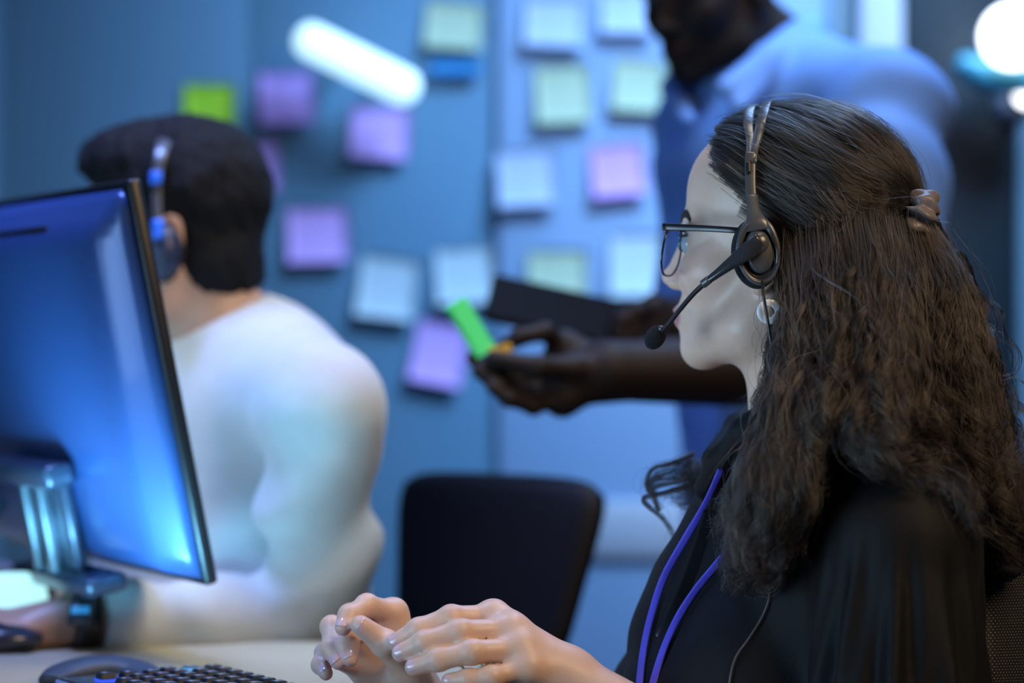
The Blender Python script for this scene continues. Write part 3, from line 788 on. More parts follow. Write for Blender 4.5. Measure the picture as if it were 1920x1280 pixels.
def m_hair(p):
    q = MH.loc(p)
    d = ell(q, (-0.020, 0, 0.050), (0.100, 0.083, 0.091))
    d = smin(d, ell(q, (0.050, 0, 0.088), (0.056, 0.064, 0.042)), 0.03)
    d = smin(d, ell(q, (-0.046, 0, -0.028), (0.059, 0.069, 0.068)), 0.02)
    ay = np.abs(q[:, 1])
    hx = 0.098 - 1.05 * np.clip(0.085 - q[:, 2], 0, 0.075) - 0.55 * np.clip(0.012 - q[:, 2], 0, 0.1)
    d = smax(d, (q[:, 0] - hx) * 0.7, 0.006)
    d = smax(d, -ell(q, (-0.006, 0, -0.012), (0.026, 0.12, 0.040)), 0.004)
    d = smax(d, (-0.098 - q[:, 2]) + 0.6 * (q[:, 0] + 0.07), 0.02)
    return d + 0.0022 * fbm(q, 130, 31) + 0.0015 * fbm(q, 300, 32)
V, Q = polygonise(m_hair, MH.o - 0.2, MH.o + 0.2, 0.0040)
mesh_obj('hair', V, Q, M_shorthair, man)['label'] = 'short black hair with a swept up front'

# his headset
h2 = empty('headset', P(306, 470, 2.66), 'dark headset with blue accents worn by the seated man', 'headset')
M_navy = mat('navy_plastic', (0.02, 0.03, 0.07), rough=0.35)
M_bluep = mat('blue_accent_plastic', (0.03, 0.16, 0.75), rough=0.3)
MC2 = frame_M(P(308, 472, 2.648), nrm((1, 0.15, 0)), (0, 0, 1), nrm((0.15, -1, 0)))
keep(lathe('ear_cushion', [(0.1, -0.025), (1.0, -0.025), (1.12, -0.016), (1.0, -0.006), (0.1, -0.006)], M_foam, MC2, None, 32, 0.0185, 0.030), h2)
keep(lathe('ear_cup', [(0.1, -0.006), (1.0, -0.006), (1.02, 0.002), (0.85, 0.010), (0.1, 0.012)], M_navy, MC2, None, 32, 0.0178, 0.029), h2)
bandp = [P(300, 436, 2.642), P(295, 400, 2.645), P(294, 340, 2.655), P(302, 285, 2.67), P(316, 248, 2.71), P(326, 238, 2.75), P(330, 246, 2.79), P(336, 290, 2.83), P(336, 430, 2.85)]
keep(sweep('head_band', bandp, [.010, .010, .011, .014, .018, .018, .016, .012, .010], 0.005, (1, 0, 0), M_gun, None, 70, 14, 3), h2)
keep(sweep('cup_hinge', [P(298, 448, 2.636), P(296, 412, 2.640)], 0.013, 0.006, (1, 0, 0), M_bluep, None, 6, 12, 3), h2)
keep(sweep('band_clip', [P(292, 345, 2.649), P(293, 322, 2.652)], 0.0135, 0.006, (1, 0, 0), M_bluep, None, 6, 12, 3), h2)
keep(lathe('far_ear_cushion', [(0.1, 0), (1.0, 0), (1.1, 0.01), (0.9, 0.02), (0.1, 0.02)], M_foam, frame_M(P(334, 470, 2.832), (1, 0, 0), (0, 0, 1), (0, 1, 0)), None, 28, 0.0185, 0.030), h2)

# wrist watch
wt = empty('wristwatch', P(150, 1150, 2.47), 'black wristwatch with a blue lit face on the wrist of the seated man', 'watch')
wc = P(150, 1165, 2.50); wax = nrm(mWL - mEL); wn = nrm(np.cross(wax, (0, -1, 0.0))); 
R0 = frame_M(wc, nrm(np.cross((0, 1, 0), wax)), nrm(np.cross(wax, nrm(np.cross((0, 1, 0), wax)))), wax)
keep(lathe('strap', [(0.0300, -0.0125), (0.0335, -0.0125), (0.0340, 0), (0.0335, 0.0125), (0.0300, 0.0125)], M_black, R0, None, 36, 1.0, 1.08), wt)
fc = P(152, 1146, 2.463); fn = nrm((0.0, -0.75, 0.66)); fx = np.array([1.0, 0, 0]); fy = np.cross(fn, fx)
keep(bm_obj('case', box_bm((0.026, 0.034, 0.011), 0.004, 3, frame_M(fc, fx, fy, fn)), M_dkplastic), wt)
keep(bm_obj('display', box_bm((0.019, 0.009, 0.002), 0.0008, 2, frame_M(fc + fn * 0.0055 - fy * 0.002, fx, fy, fn)), mat('watch_display', (0.02, 0.1, 0.2), emit=(0.03, 0.30, 0.75), estr=0.7)), wt)

# ================================================================== STANDING MAN
SH = Frame(P(1330, -18, 3.13), math.radians(42), math.radians(14), 0, 1.0)
def s_head(p): return head_sdf(SH.loc(p), fem=False) * SH.sc
s_head_c = cull(s_head, SH.o, 0.17)
sL, sR = P(1668, 205, 2.98), P(1330, 235, 3.30)
eL, eR = P(1640, 690, 2.86), P(1370, 620, 3.12)
SHA = dict(wrist=P(1142, 696, 2.74), wr=0.032, pr=0.019, f=dict(
    index=[P(1058, 652, 2.75), P(1022, 622, 2.725), P(972, 632, 2.71), P(938, 655, 2.705)],
    middle=[P(1035, 705, 2.745), P(975, 715, 2.72), P(922, 700, 2.70), P(888, 672, 2.70)],
    ring=[P(1040, 728, 2.735), P(980, 740, 2.71), P(932, 722, 2.69), P(898, 696, 2.69)],
    little=[P(1055, 748, 2.725), P(1000, 762, 2.70), P(955, 748, 2.685), P(922, 726, 2.68)],
    thumb=[P(1078, 690, 2.715), P(1010, 688, 2.69), P(925, 672, 2.685)]),
    r=dict(index=0.0100, middle=0.0105, ring=0.0100, little=0.0088, thumb=0.0112))
SHB = dict(wrist=P(1300, 600, 3.02), wr=0.027, pr=0.0145, f=dict(
    index=[P(1225, 575, 2.98), P(1190, 585, 2.94), P(1165, 600, 2.935), P(1150, 612, 2.94)],
    middle=[P(1222, 595, 2.98), P(1185, 606, 2.94), P(1160, 622, 2.935), P(1145, 632, 2.94)],
    ring=[P(1225, 615, 2.98), P(1188, 628, 2.94), P(1165, 640, 2.935), P(1152, 648, 2.94)],
    little=[P(1232, 634, 2.98), P(1200, 645, 2.945), P(1180, 654, 2.94), P(1168, 660, 2.945)],
    thumb=[P(1262, 590, 3.04), P(1215, 580, 3.05), P(1170, 578, 3.05)]),
    r=dict(index=0.0100, middle=0.0105, ring=0.0100, little=0.0088, thumb=0.0112))
s_handA = cull(lambda p: hand_sdf(p, SHA), P(1030, 690, 2.72), 0.13, 0.03)
s_handB = cull(lambda p: hand_sdf(p, SHB), P(1220, 610, 2.98), 0.12, 0.03)
sNB = P(1455, 120, 3.17)
def s_legs(p):
    d = None
    for x0 in (0.33, 0.46):
        e = cone(p, (x0 + 0.02, 3.25 + (0.1 if x0 < 0.4 else -0.08), 0.88), (x0, 3.22 + (0.1 if x0 < 0.4 else -0.08), 0.48), 0.095, 0.062)
        e = smin(e, cone(p, (x0, 3.22 + (0.1 if x0 < 0.4 else -0.08), 0.48), (x0 + 0.03, 3.27 + (0.1 if x0 < 0.4 else -0.08), 0.09), 0.060, 0.045), 0.02)
        e = smin(e, cone(p, (x0 + 0.03, 3.26 + (0.1 if x0 < 0.4 else -0.08), 0.045), (x0 - 0.09, 3.12 + (0.1 if x0 < 0.4 else -0.08), 0.035), 0.042, 0.034), 0.02)
        d = e if d is None else smin(d, e, 0.03)
    return d
def s_body(p):
    d = s_head_c(p)
    d = smin(d, cone(p, SH.w((-0.03, 0, -0.05)), sNB, 0.060, 0.064), 0.03)
    t = cone(p, P(1500, 300, 3.17), P(1500, 780, 3.24), 0.125, 0.125)
    t = smin(t, cone(p, sL, sR, 0.05, 0.05), 0.06)
    t = smin(t, cone(p, P(1500, 780, 3.24), (0.40, 3.25, 0.90), 0.125, 0.13), 0.06)
    d = smin(d, t, 0.03); d = smin(d, s_legs(p), 0.05)
    for a, b, c in ((sL, eL, SHA['wrist']), (sR, eR, SHB['wrist'])):
        d = smin(d, cone(p, a, b, 0.050, 0.045), 0.03); d = smin(d, cone(p, b, c, 0.053, 0.034), 0.012)
    d = smin(d, s_handA(p), 0.012); d = smin(d, s_handB(p), 0.012)
    return d
V, Q = polygonise(s_body, (-0.10, 2.62, -0.03), (0.72, 3.52, 1.76), 0.0046)
c_ = np.tile(np.array([0.016, 0.009, 0.007]), (len(V), 1))
pl = SH.loc(V)
lipm = (np.abs(pl[:, 2] + 0.0668) < 0.010) & (np.abs(pl[:, 1]) < 0.021) & (pl[:, 0] > 0.088); c_[lipm] = (0.04, 0.015, 0.02)
beard = (pl[:, 2] < -0.045) & (pl[:, 2] > -0.125) & (pl[:, 0] > -0.01) & (~lipm) & (np.abs(pl[:, 1]) < 0.08); c_[beard] = (0.010, 0.007, 0.006)
c_[(V[:, 2] < 0.92) & (V[:, 1] > 2.9)] = (0.02, 0.022, 0.03)
sman = mesh_obj('person', V, Q, M_skin_d, cols=c_)
tag(sman, 'standing bearded man in a pale blue shirt holding a green note pad', 'person')
def s_hair(p):
    q = SH.loc(p)
    d = ell(q, (-0.020, 0, 0.050), (0.098, 0.080, 0.090))
    hx = 0.075 - 1.0 * np.clip(0.085 - q[:, 2], 0, 0.07) - 0.4 * np.clip(0.012 - q[:, 2], 0, 0.1)
    d = smax(d, (q[:, 0] - hx) * 0.7, 0.006); d = smax(d, -0.06 - q[:, 2], 0.02)
    return d + 0.002 * fbm(q, 160, 41)
V, Q = polygonise(s_hair, SH.o - 0.2, SH.o + 0.2, 0.0055)
mesh_obj('hair', V, Q, M_shorthair, sman)
for s in (1, -1):
    c = SH.w((0.0672, s * 0.033, 0.0035)); ax = [SH.dirw(v) * 0.0126 for v in ((1, 0, 0), (0, 1, 0), (0, 0, 1))]
    e = blob('eye', c, ax, M_eyewhite, sman, 14, 10); blob('iris', c + ax[0] * 0.86, [ax[0] * .28, ax[1] * .5, ax[2] * .5], mat('brown_iris', (0.03, 0.015, 0.01), rough=0.1), e, 10, 8)
    c = MH.w((0.0672, s * 0.033, 0.0035)); ax = [MH.dirw(v) * 0.0126 for v in ((1, 0, 0), (0, 1, 0), (0, 0, 1))]
    blob('eye', c, ax, M_eyewhite, man, 14, 10)
def s_shirt(p):
    d = cone(p, P(1492, 330, 3.17), P(1490, 780, 3.24), 0.150, 0.150)
    d = smin(d, cone(p, P(1490, 780, 3.24), (0.40, 3.25, 0.86), 0.150, 0.165), 0.06)
    d = smin(d, cone(p, P(1455, 170, 3.17), sL, 0.082, 0.072), 0.05); d = smin(d, cone(p, P(1455, 170, 3.17), sR, 0.082, 0.072), 0.05)
    d = smin(d, cone(p, P(1330, 330, 3.20), P(1310, 560, 3.24), 0.065, 0.065), 0.06)
    d = d + 0.009 * np.sin(30 * p[:, 0] - 24 * p[:, 2] + 2.6 * fbm(p, 9, 44)) * np.clip((1.47 - p[:, 2]) / 0.1, 0, 1)
    a = cone(p, sL, eL, 0.072, 0.062) + 0.011 * np.sin(34 * p[:, 2] + 26 * p[:, 0] + 2.2 * fbm(p, 11, 45)) * np.clip((sL[2] + 0.09 - p[:, 2]) / 0.12, 0, 1)
    a = smax(a, (p - (eL * 0.92 + SHA['wrist'] * 0.08)) @ nrm(SHA['wrist'] - eL) - 0.005, 0.005)
    b = cone(p, sR, eR, 0.070, 0.060); d = smin(d, smin(a, b, 0.02), 0.016)
    d = smin(d, cone(p, eL, eL * 0.85 + SHA['wrist'] * 0.15, 0.060, 0.053), 0.01)
    d = smin(d, cone(p, eR, eR * 0.75 + SHB['wrist'] * 0.25, 0.060, 0.050), 0.01)
    d = smax(d, -cone(p, SH.w((-0.03, 0, -0.04)), sNB + (0, 0, -0.03), 0.068, 0.072), 0.006)
    # open throat
    d = smax(d, -cone(p, P(1335, 120, 3.06), P(1300, 190, 3.05), 0.040, 0.020), 0.012)
    # collar: leaf on the near side, leaf on the far side
    co = chain(p, [P(1528, 48, 3.22), P(1510, 66, 3.12), P(1440, 110, 3.05), P(1360, 165, 3.01)], [0.016, 0.018, 0.018, 0.013], 0.012)
    co = smin(co, chain(p, [P(1500, 70, 3.10), P(1440, 140, 3.045), P(1385, 200, 3.00)], [0.016, 0.018, 0.010], 0.012), 0.02)
    co = np.minimum(co, chain(p, [P(1270, 130, 3.26), P(1262, 165, 3.18), P(1290, 225, 3.08)], [0.012, 0.015, 0.010], 0.012))
    return smin(d, co, 0.008)
V, Q = polygonise(s_shirt, (0.02, 2.74, 0.68), (0.66, 3.50, 1.58), 0.0056)
mesh_obj('shirt', V, Q, M_shirt, sman)['label'] = 'pale blue shirt with rolled sleeves and open collar'

# what he holds
M_green = mat('fluorescent_green_paper', (0.08, 0.85, 0.22), rough=0.6, emit=(0.05, 0.8, 0.2), estr=0.0)
g0, g1 = P(853, 566, 2.695), P(912, 662, 2.695); gy = nrm(g0 - g1); gx = nrm(np.cross(gy, (0.35, -0.94, 0))); gz = np.cross(gx, gy)
gl_ = np.linalg.norm(g1 - g0)
gp = empty('note_pad', (g0 + g1) / 2, 'bright green note pad pinched in the fingers of the standing man', 'note pad')
for i in range(6):
    bm = box_bm((0.026 - 0.0007 * i, gl_, 0.0009), 0.0002, 1, frame_M((g0 + g1) / 2 + gz * (i - 2.5) * 0.0012 + gx * 0.0006 * (i % 3), gx, gy, gz) @ Matrix.Rotation(0.02 * (i - 2.5), 4, 'X'))
    keep(bm_obj('sheet', bm, M_green, None), gp)
yb = bm_obj('paper_tab', box_bm((0.030, 0.010, 0.002), 0.0006, 1, frame_M(P(935, 657, 2.695), nrm((1, 0, 0.25)), nrm((-0.25, 0, 1)), (0, -1, 0))), mat('yellow_paper', (0.75, 0.42, 0.03), rough=0.6))
tag(yb, 'tiny yellow paper tab between finger and green note pad', 'paper tab')
tp0, tp1 = P(915, 556, 2.97), P(1250, 628, 2.97); tx = nrm(tp1 - tp0); tyv = nrm(np.cross(np.cross(tx, (0.05, 0.86, 0.5)), tx)); tz = np.cross(tx, tyv)
tl_ = np.linalg.norm(tp1 - tp0)
M_tab = mat('matte_black_tablet', (0.004, 0.004, 0.005), rough=0.8, spec=0.1)
tab = empty('tablet', (tp0 + tp1) / 2, 'black tablet held low in the other hand of the standing man', 'tablet')
keep(bm_obj('shell', box_bm((tl_, 0.11, 0.010), 0.004, 3, frame_M((tp0 + tp1) / 2, tx, tyv, tz)), M_tab), tab)
keep(bm_obj('screen', box_bm((tl_ - 0.014, 0.10, 0.001), 0.0004, 1, frame_M((tp0 + tp1) / 2 + tz * 0.0052, tx, tyv, tz)), M_tab), tab)
def vec(px, py, d): return P(px, py, d)

# ================================================================== WOMAN
WH = Frame(P(1456, 474, 2.15), math.radians(-21), math.radians(-5), 0, 0.95)
def w_head(p): return head_sdf(WH.loc(p)) * WH.sc
w_head_c = cull(w_head, WH.o + np.array([0, 0, 0]), 0.16)

HA = dict(wrist=P(812, 1345, 2.11), wr=0.022, pr=0.0105, f=dict(
        index=[P(738, 1148, 2.108), P(688, 1135, 2.085), P(655, 1153, 2.067), P(643, 1176, 2.057)],
        middle=[P(722, 1178, 2.112), P(663, 1178, 2.092), P(652, 1212, 2.070), P(656, 1234, 2.060)],
        ring=[P(703, 1216, 2.112), P(622, 1175, 2.100), P(622, 1216, 2.074), P(634, 1240, 2.062)],
        little=[P(686, 1262, 2.110), P(609, 1224, 2.105), P(602, 1246, 2.085), P(611, 1262, 2.072)],
        thumb=[P(772, 1262, 2.085), P(722, 1206, 2.058), P(676, 1172, 2.047)]),
    r=dict(index=0.0088, middle=0.0090, ring=0.0086, little=0.0075, thumb=0.0102),
    nn=dict(index=(-0.35, -0.95, 0.1), middle=(-0.1, -1.0, 0.0), ring=(-0.2, -1.0, 0.0), little=(0.1, -0.95, 0.0), thumb=(-0.35, -0.8, 0.5)))
HB = dict(wrist=P(1062, 1268, 2.035), wr=0.024, pr=0.0118, f=dict(
        index=[P(925, 1156, 2.050), P(846, 1157, 2.036), P(785, 1180, 2.036), P(743, 1203, 2.040)],
        middle=[P(958, 1183, 2.034), P(862, 1184, 2.016), P(797, 1204, 2.016), P(752, 1224, 2.022)],
        ring=[P(976, 1217, 2.022), P(885, 1222, 2.004), P(822, 1236, 2.006), P(776, 1250, 2.012)],
        little=[P(990, 1252, 2.014), P(922, 1268, 2.000), P(877, 1273, 2.002), P(842, 1276, 2.006)],
        thumb=[P(985, 1232, 2.075), P(905, 1216, 2.085), P(850, 1200, 2.085)]),
    r=dict(index=0.0092, middle=0.0095, ring=0.0092, little=0.0080, thumb=0.0104),
    nn=dict(index=(-0.1, -0.8, 0.6), middle=(-0.1, -0.85, 0.5), ring=(-0.1, -0.9, 0.4), little=(-0.1, -0.9, 0.35), thumb=(0, 0.6, 0.7)))
def knuck(H, p, d):
    for k in ('index', 'middle', 'ring', 'little'): d = smin(d, sph(p, H['f'][k][0] + np.array([0, -0.002, 0.002]), 0.0118), 0.006)
    return d
def handA(p): return hand_sdf(p, HA)
def handB(p): return knuck(HB, p, hand_sdf(p, HB))
handA_c = cull(handA, P(712, 1215, 2.09), 0.115, 0.03)
handB_c = cull(handB, P(905, 1215, 2.03), 0.115, 0.03)

SHL, SHR = np.array([0.318, 1.990, 0.918]), np.array([0.300, 2.325, 0.915])
ELL, ELR = np.array([0.300, 1.945, 0.655]), np.array([0.150, 2.290, 0.690])
NB = np.array([0.268, 2.155, 0.965])     # base of the neck
def w_body(p):
    d = w_head_c(p)
    d = smin(d, cone(p, WH.w((-0.028, 0, -0.055)), NB, 0.051, 0.054), 0.03)
    t = ell(p, (0.285, 2.155, 0.80), (0.115, 0.150, 0.17))
    t = smin(t, cone(p, SHL + (0, .02, 0), SHR - (0, .02, 0), 0.045, 0.045), 0.05)
    t = smin(t, ell(p, (0.28, 2.155, 0.60), (0.11, 0.135, 0.16)), 0.06)
    d = smin(d, t, 0.03)
    for a, b, c in ((SHL, ELL, HB['wrist']), (SHR, ELR, HA['wrist'])):
        d = smin(d, cone(p, a, b, 0.044, 0.036), 0.03)
        d = smin(d, cone(p, b, c, 0.036, 0.0225), 0.012)
    d = smin(d, handA_c(p), 0.010); d = smin(d, handB_c(p), 0.010)
    return d
V, Q = polygonise(w_body, (-0.20, 1.92, 0.43), (0.46, 2.40, 1.34), 0.0026)
pl = WH.loc(V)
base = np.array([0.76, 0.52, 0.39]); colr = np.tile(base, (len(V), 1))
def mix(c, m): 
    global colr
    colr = colr * (1 - m[:, None]) + np.array(c) * m[:, None]
ab = np.abs(pl[:, 1])
lip = np.clip(1.4 - ((pl[:, 0] - 0.084) / 0.016) ** 2 - (ab / 0.023) ** 2 - ((pl[:, 2] + 0.0668) / 0.0115) ** 2, 0, 1)
mix((0.48, 0.18, 0.20), np.clip(lip * 2.5, 0, 1))
mix((0.78, 0.44, 0.38), 0.35 * np.clip(1 - ((pl[:, 0] - 0.055) / 0.04) ** 2 - ((ab - 0.045) / 0.03) ** 2 - ((pl[:, 2] + 0.025) / 0.03) ** 2, 0, 1))
for H in (HA, HB):                      # redder finger tips and knuckles
    for k, pts in H['f'].items():
        mix((0.74, 0.42, 0.36), 0.5 * np.exp(-(np.linalg.norm(V - pts[-1], axis=1) / 0.010) ** 2))
        mix((0.70, 0.43, 0.34), 0.35 * np.exp(-(np.linalg.norm(V - pts[1], axis=1) / 0.007) ** 2))
woman = mesh_obj('person', V, Q, M_skin_w, cols=colr)
tag(woman, 'woman with long curly dark hair in a black blouse, hands raised over the keyboard', 'person')
nails(HA, None, M_nail, woman); nails(HB, None, M_nail, woman)
for s in (1, -1):                        # eyes
    c = WH.w((0.0678, s * 0.0372, 0.0025)); r = 0.0128 * WH.sc
    ax = [WH.dirw(v) * r for v in ((1, 0, 0), (0, 1, 0), (0, 0, 1))]
    e = blob('eye', c + WH.dirw((1, 0, 0)) * 0.0022, ax, M_eyewhite, woman)
    blob('iris', c + WH.dirw((1, 0, -0.05)) * (0.0022 + r * 0.86), [ax[0] * 0.34, ax[1] * 0.66, ax[2] * 0.66], M_iris, e)
    pts = [(0.083, s * 0.014, 0.0235), (0.0835, s * 0.027, 0.0285), (0.078, s * 0.040, 0.0285), (0.068, s * 0.051, 0.0225)]
    q = []
    for t_ in catmull(pts, 14):          # sit the brow on the skin
        v = WH.w(t_)[None].copy()
        for _ in range(4):
            v = v - (w_head(v)[:, None]) * grad(w_head, v)
        q.append(v[0] + WH.dirw((1, 0, 0)) * 0.0003)
    sweep('eyebrow', q, [0.004 + 0.004 * math.sin(math.pi * min(1, (i + 2) / 14)) for i in range(14)], 0.0022, (0, 0, 1), M_brow, woman, n=20, nsec=8)
    # upper lashes
    lp = [WH.w((0.0678 + 0.0158 * math.cos(a), s * 0.0385 + s * 0.0150 * math.sin(a), 0.0085)) for a in np.linspace(-0.9, 1.1, 9)]
    sweep('eyelashes', lp, 0.0030, 0.0016, WH.dirw((1, 0, 0.3)), M_brow, woman, n=16, nsec=6)

# ---- blouse
def w_blouse(p):
    d = ell(p, (0.285, 2.155, 0.815), (0.130, 0.172, 0.19))
    q = p.copy(); q[:, 1] = 2.155 + np.sqrt((p[:, 1] - 2.155) ** 2 + 2e-4)
    d = smin(d, ell(q, (0.182, 2.222, 0.735), (0.096, 0.085, 0.105)), 0.06)
    d = smin(d, ell(p, (0.275, 2.155, 0.62), (0.150, 0.165, 0.22)), 0.08)
    d = smin(d, cone(p, (0.300, 2.155, 0.945), SHL, 0.066, 0.064), 0.04)
    d = smin(d, cone(p, (0.300, 2.155, 0.945), SHR, 0.066, 0.064), 0.04)
    d = smin(d, cone(p, (0.262, 2.155, 0.985), (0.285, 2.155, 0.93), 0.060, 0.085), 0.04)
    d = smin(d, cone(p, (0.215, 2.15, 0.925), (0.165, 2.155, 0.83), 0.048, 0.055), 0.05)
    fold = 0.0035 * np.sin(70 * (p[:, 0] * 0.8 + p[:, 2] * 0.35) + 2.2 * fbm(p, 14, 3)) * np.clip((0.93 - p[:, 2]) / 0.1, 0, 1)
    d = d + fold
    for s, sh, el in ((1, SHL, ELL), (-1, SHR, ELR)):
        a = cone(p, sh + (0, 0, -0.008), el + (0.01, 0, -0.02), 0.066, 0.080)
        ang = np.arctan2(p[:, 1] - (sh[1] + el[1]) / 2, p[:, 0] - (sh[0] + el[0]) / 2)
        amp = np.clip((sh[2] + 0.02 - p[:, 2]) / 0.12, 0, 1)
        a = a + 0.0052 * amp * np.sin(ang * 9 + 9 * p[:, 2] + 1.3 * fbm(p, 13, 5)) + 0.0025 * amp * np.sin(ang * 17 - 20 * p[:, 2])
        d = smin(d, a, 0.014)
        d = smin(d, cone(p, el + (0.005, 0, -0.02), el * 0.72 + (HB if s > 0 else HA)['wrist'] * 0.28 + (0, 0, -0.012), 0.062, 0.044), 0.02)
    neck = cone(p, WH.w((-0.028, 0, -0.055)), NB + (0.0, 0, -0.03), 0.0545, 0.060)
    d = smax(d, -neck, 0.006)
    # open stand collar falling to the placket
    col = chain(p, [P(1520, 735, 2.06), P(1455, 765, 2.062), P(1400, 810, 2.075), P(1352, 868, 2.10), P(1322, 915, 2.115)], [0.012, 0.013, 0.013, 0.013, 0.010], 0.01)
    col = np.minimum(col, chain(p, [P(1520, 735, 2.25), P(1440, 760, 2.25), P(1385, 800, 2.23), P(1340, 860, 2.19)], [0.012] * 4, 0.01))
    d = smin(d, col, 0.010)
    pk = chain(p, [P(1330, 925, 2.09), P(1300, 1030, 2.05), P(1262, 1140, 2.02), P(1235, 1290, 2.01)], [0.012, 0.012, 0.012, 0.012], 0.01)
    return d
V, Q = polygonise(w_blouse, (0.06, 1.84, 0.40), (0.48, 2.46, 1.06), 0.0036)
blouse = mesh_obj('blouse', V, Q, M_blouse, woman); blouse['label'] = 'loose black long-sleeved blouse'

def w_trousers(p):
    d = ell(p, (0.30, 2.155, 0.555), (0.155, 0.185, 0.115))
    for s_ in (-1, 1):
        hip = np.array([0.27, 2.155 + 0.09 * s_, 0.545]); kn = np.array([-0.14, 2.155 + 0.10 * s_, 0.535]); an = np.array([-0.10, 2.155 + 0.10 * s_, 0.10])
        d = smin(d, cone(p, hip, kn, 0.088, 0.064), 0.03); d = smin(d, cone(p, kn, an, 0.062, 0.046), 0.02)
        d = smin(d, cone(p, an + (0.02, 0, -0.06), an + (-0.15, 0, -0.065), 0.036, 0.030), 0.01)
    return d
V, Q = polygonise(w_trousers, (-0.32, 1.92, -0.02), (0.50, 2.40, 0.72), 0.0090)
mesh_obj('trousers', V, Q, mat('dark_trousers', (0.012, 0.013, 0.018), rough=0.8), woman)

# ---- hair: a solid mass with a hairline, then strands that lie on it
LP = WH.loc
def scalp(p):
    q = LP(p); sc = WH.sc
    d = ell(q, (-0.020, 0, 0.047), (0.103, 0.086, 0.090))
    d = smin(d, ell(q, (0.030, 0, 0.062), (0.046, 0.066, 0.049)), 0.03)
    d = smin(d, ell(q, (-0.065, 0, 0.040), (0.056, 0.076, 0.074)), 0.03)
    # hairline: keep the face, ears and nape free
    ay = np.abs(q[:, 1])
    hx = 0.060 - 0.95 * np.clip(0.085 - q[:, 2], 0, 0.050) + 0.10 * np.clip(0.035 - q[:, 2], 0, 0.05) - 6.0 * np.clip(ay - 0.035, 0, 1) ** 2
    d = smax(d, (q[:, 0] - hx) * 0.75, 0.006)
    d = smax(d, (-0.055 - q[:, 2]) * 0.8, 0.02)
    return d * sc
def W2(x): return x
HC = [   # chains of (px,py,d,r): masses of loose hair
    [(1575, 400, 2.105, .034), (1545, 520, 2.072, .028), (1535, 650, 2.047, .031), (1500, 800, 2.014, .034), (1462, 930, 1.998, .036), (1435, 1020, 1.996, .024)],
    [(1620, 400, 2.10, .046), (1610, 540, 2.080, .052), (1620, 680, 2.050, .055), (1620, 790, 2.015, .045), (1655, 850, 1.975, .028)],
    [(1690, 420, 2.12, .030), (1720, 560, 2.11, .052), (1745, 700, 2.09, .056), (1775, 840, 2.07, .050), (1840, 950, 2.055, .042), (1880, 1020, 2.05, .030)],
    [(1650, 600, 2.17, .060), (1680, 800, 2.18, .060), (1760, 950, 2.17, .050)],
    [(1545, 480, 2.235, .034), (1540, 640, 2.25, .036), (1500, 780, 2.265, .034), (1430, 850, 2.26, .030), (1375, 890, 2.25, .022)],
]
HCw = [[(P(a, b, d), r) for a, b, d, r in ch] for ch in HC]
def hair_mass(p):
    d = cull(scalp, WH.w((-0.02, 0, 0.05)), 0.135)(p)
    m = None
    for ch in HCw:
        e = chain(p, [c[0] for c in ch], [c[1] for c in ch], 0.02); m = e if m is None else smin(m, e, 0.02)
    m = m + 0.0040 * fbm(p * np.array([1, 1, 0.45]), 95, 11) + 0.0020 * fbm(p, 210, 12)
    d = smin(d, m, 0.012)
    return d
# keep the loose masses clear of the cheek and jaw
def hair_core(p):
    return smax(hair_mass(p), -(w_head_c(p) + 0.004), 0.004)
V, Q = polygonise(hair_core, (0.10, 1.86, 0.84), (0.50, 2.36, 1.31), 0.0030)
hair = mesh_obj('hair', V, Q, M_haircore, woman); hair['label'] = 'long dark brown curly hair, half tied back'

def w_cover(p): return np.minimum(np.minimum(hair_core(p), w_blouse(p)), w_head_c(p))

# strands -------------------------------------------------------------
sheets = []
def sheet(keys, nlock, nstr, lift, R, amp, wl, frizz=0.0012, tip=1.3, seed=0, front=True, top=0.0):
    """keys: list of key guides [(px,py,d)...]; locks are laid between neighbouring key guides"""
    r = np.random.default_rng(seed); M = 26
    K = [catmull(np.array(k, float), M) for k in keys]
    G = []
    for i in range(nlock):
        u = r.uniform(0, len(K) - 1.0001); a = int(u); f_ = u - a
        g = K[a] * (1 - f_) + K[a + 1] * f_
        ln = r.uniform(0.74, 1.06); tt = np.clip(np.linspace(r.uniform(0, top), ln, M), 0, 1) * (M - 1)
        i0 = np.minimum(tt.astype(int), M - 2); fr = (tt - i0)[:, None]
        g = g[i0] * (1 - fr) + g[i0 + 1] * fr
        if ln > 1: g[:, 1] += np.linspace(0, 1, M) ** 3 * 18
        ph = r.uniform(0, 6.28); g[:, 0] += np.sin(np.linspace(0, 1, M) * r.uniform(3, 9) + ph) * np.linspace(0, 1, M) * r.uniform(4, 24) * (1 if amp > 0.0015 else 0.3)
        G.append(g)
    G = np.array(G)
    if front:
        hit = march(w_cover, G[:, :, 0].ravel(), G[:, :, 1].ravel(), 1.7, 2.4, off=0.001).reshape(nlock, M)
        fb = G[:, :, 2]
        ok = ~np.isnan(hit) & (np.abs(hit - fb) < 0.11)
        dd = np.where(ok, hit, fb)
        k = np.array([1, 2, 3, 2, 1]) / 9.0
        pad = np.pad(dd, ((0, 0), (2, 2)), mode='edge')
        dd = sum(k[j] * pad[:, j:j + M] for j in range(5))
    else: dd = G[:, :, 2]
    rise = np.clip(np.linspace(0, 1, M) / 0.22, 0, 1)[None]
    dd = dd + 0.006 * (1 - rise) - r.uniform(-0.002, lift, (nlock, 1)) * rise
    W = np.stack([(G[:, :, 0] - 960) * dd / FPX, dd, CZ - (G[:, :, 1] - 640) * dd / FPX], -1)
    sheets.append((W, nstr, R, amp, wl, frizz, tip, seed))

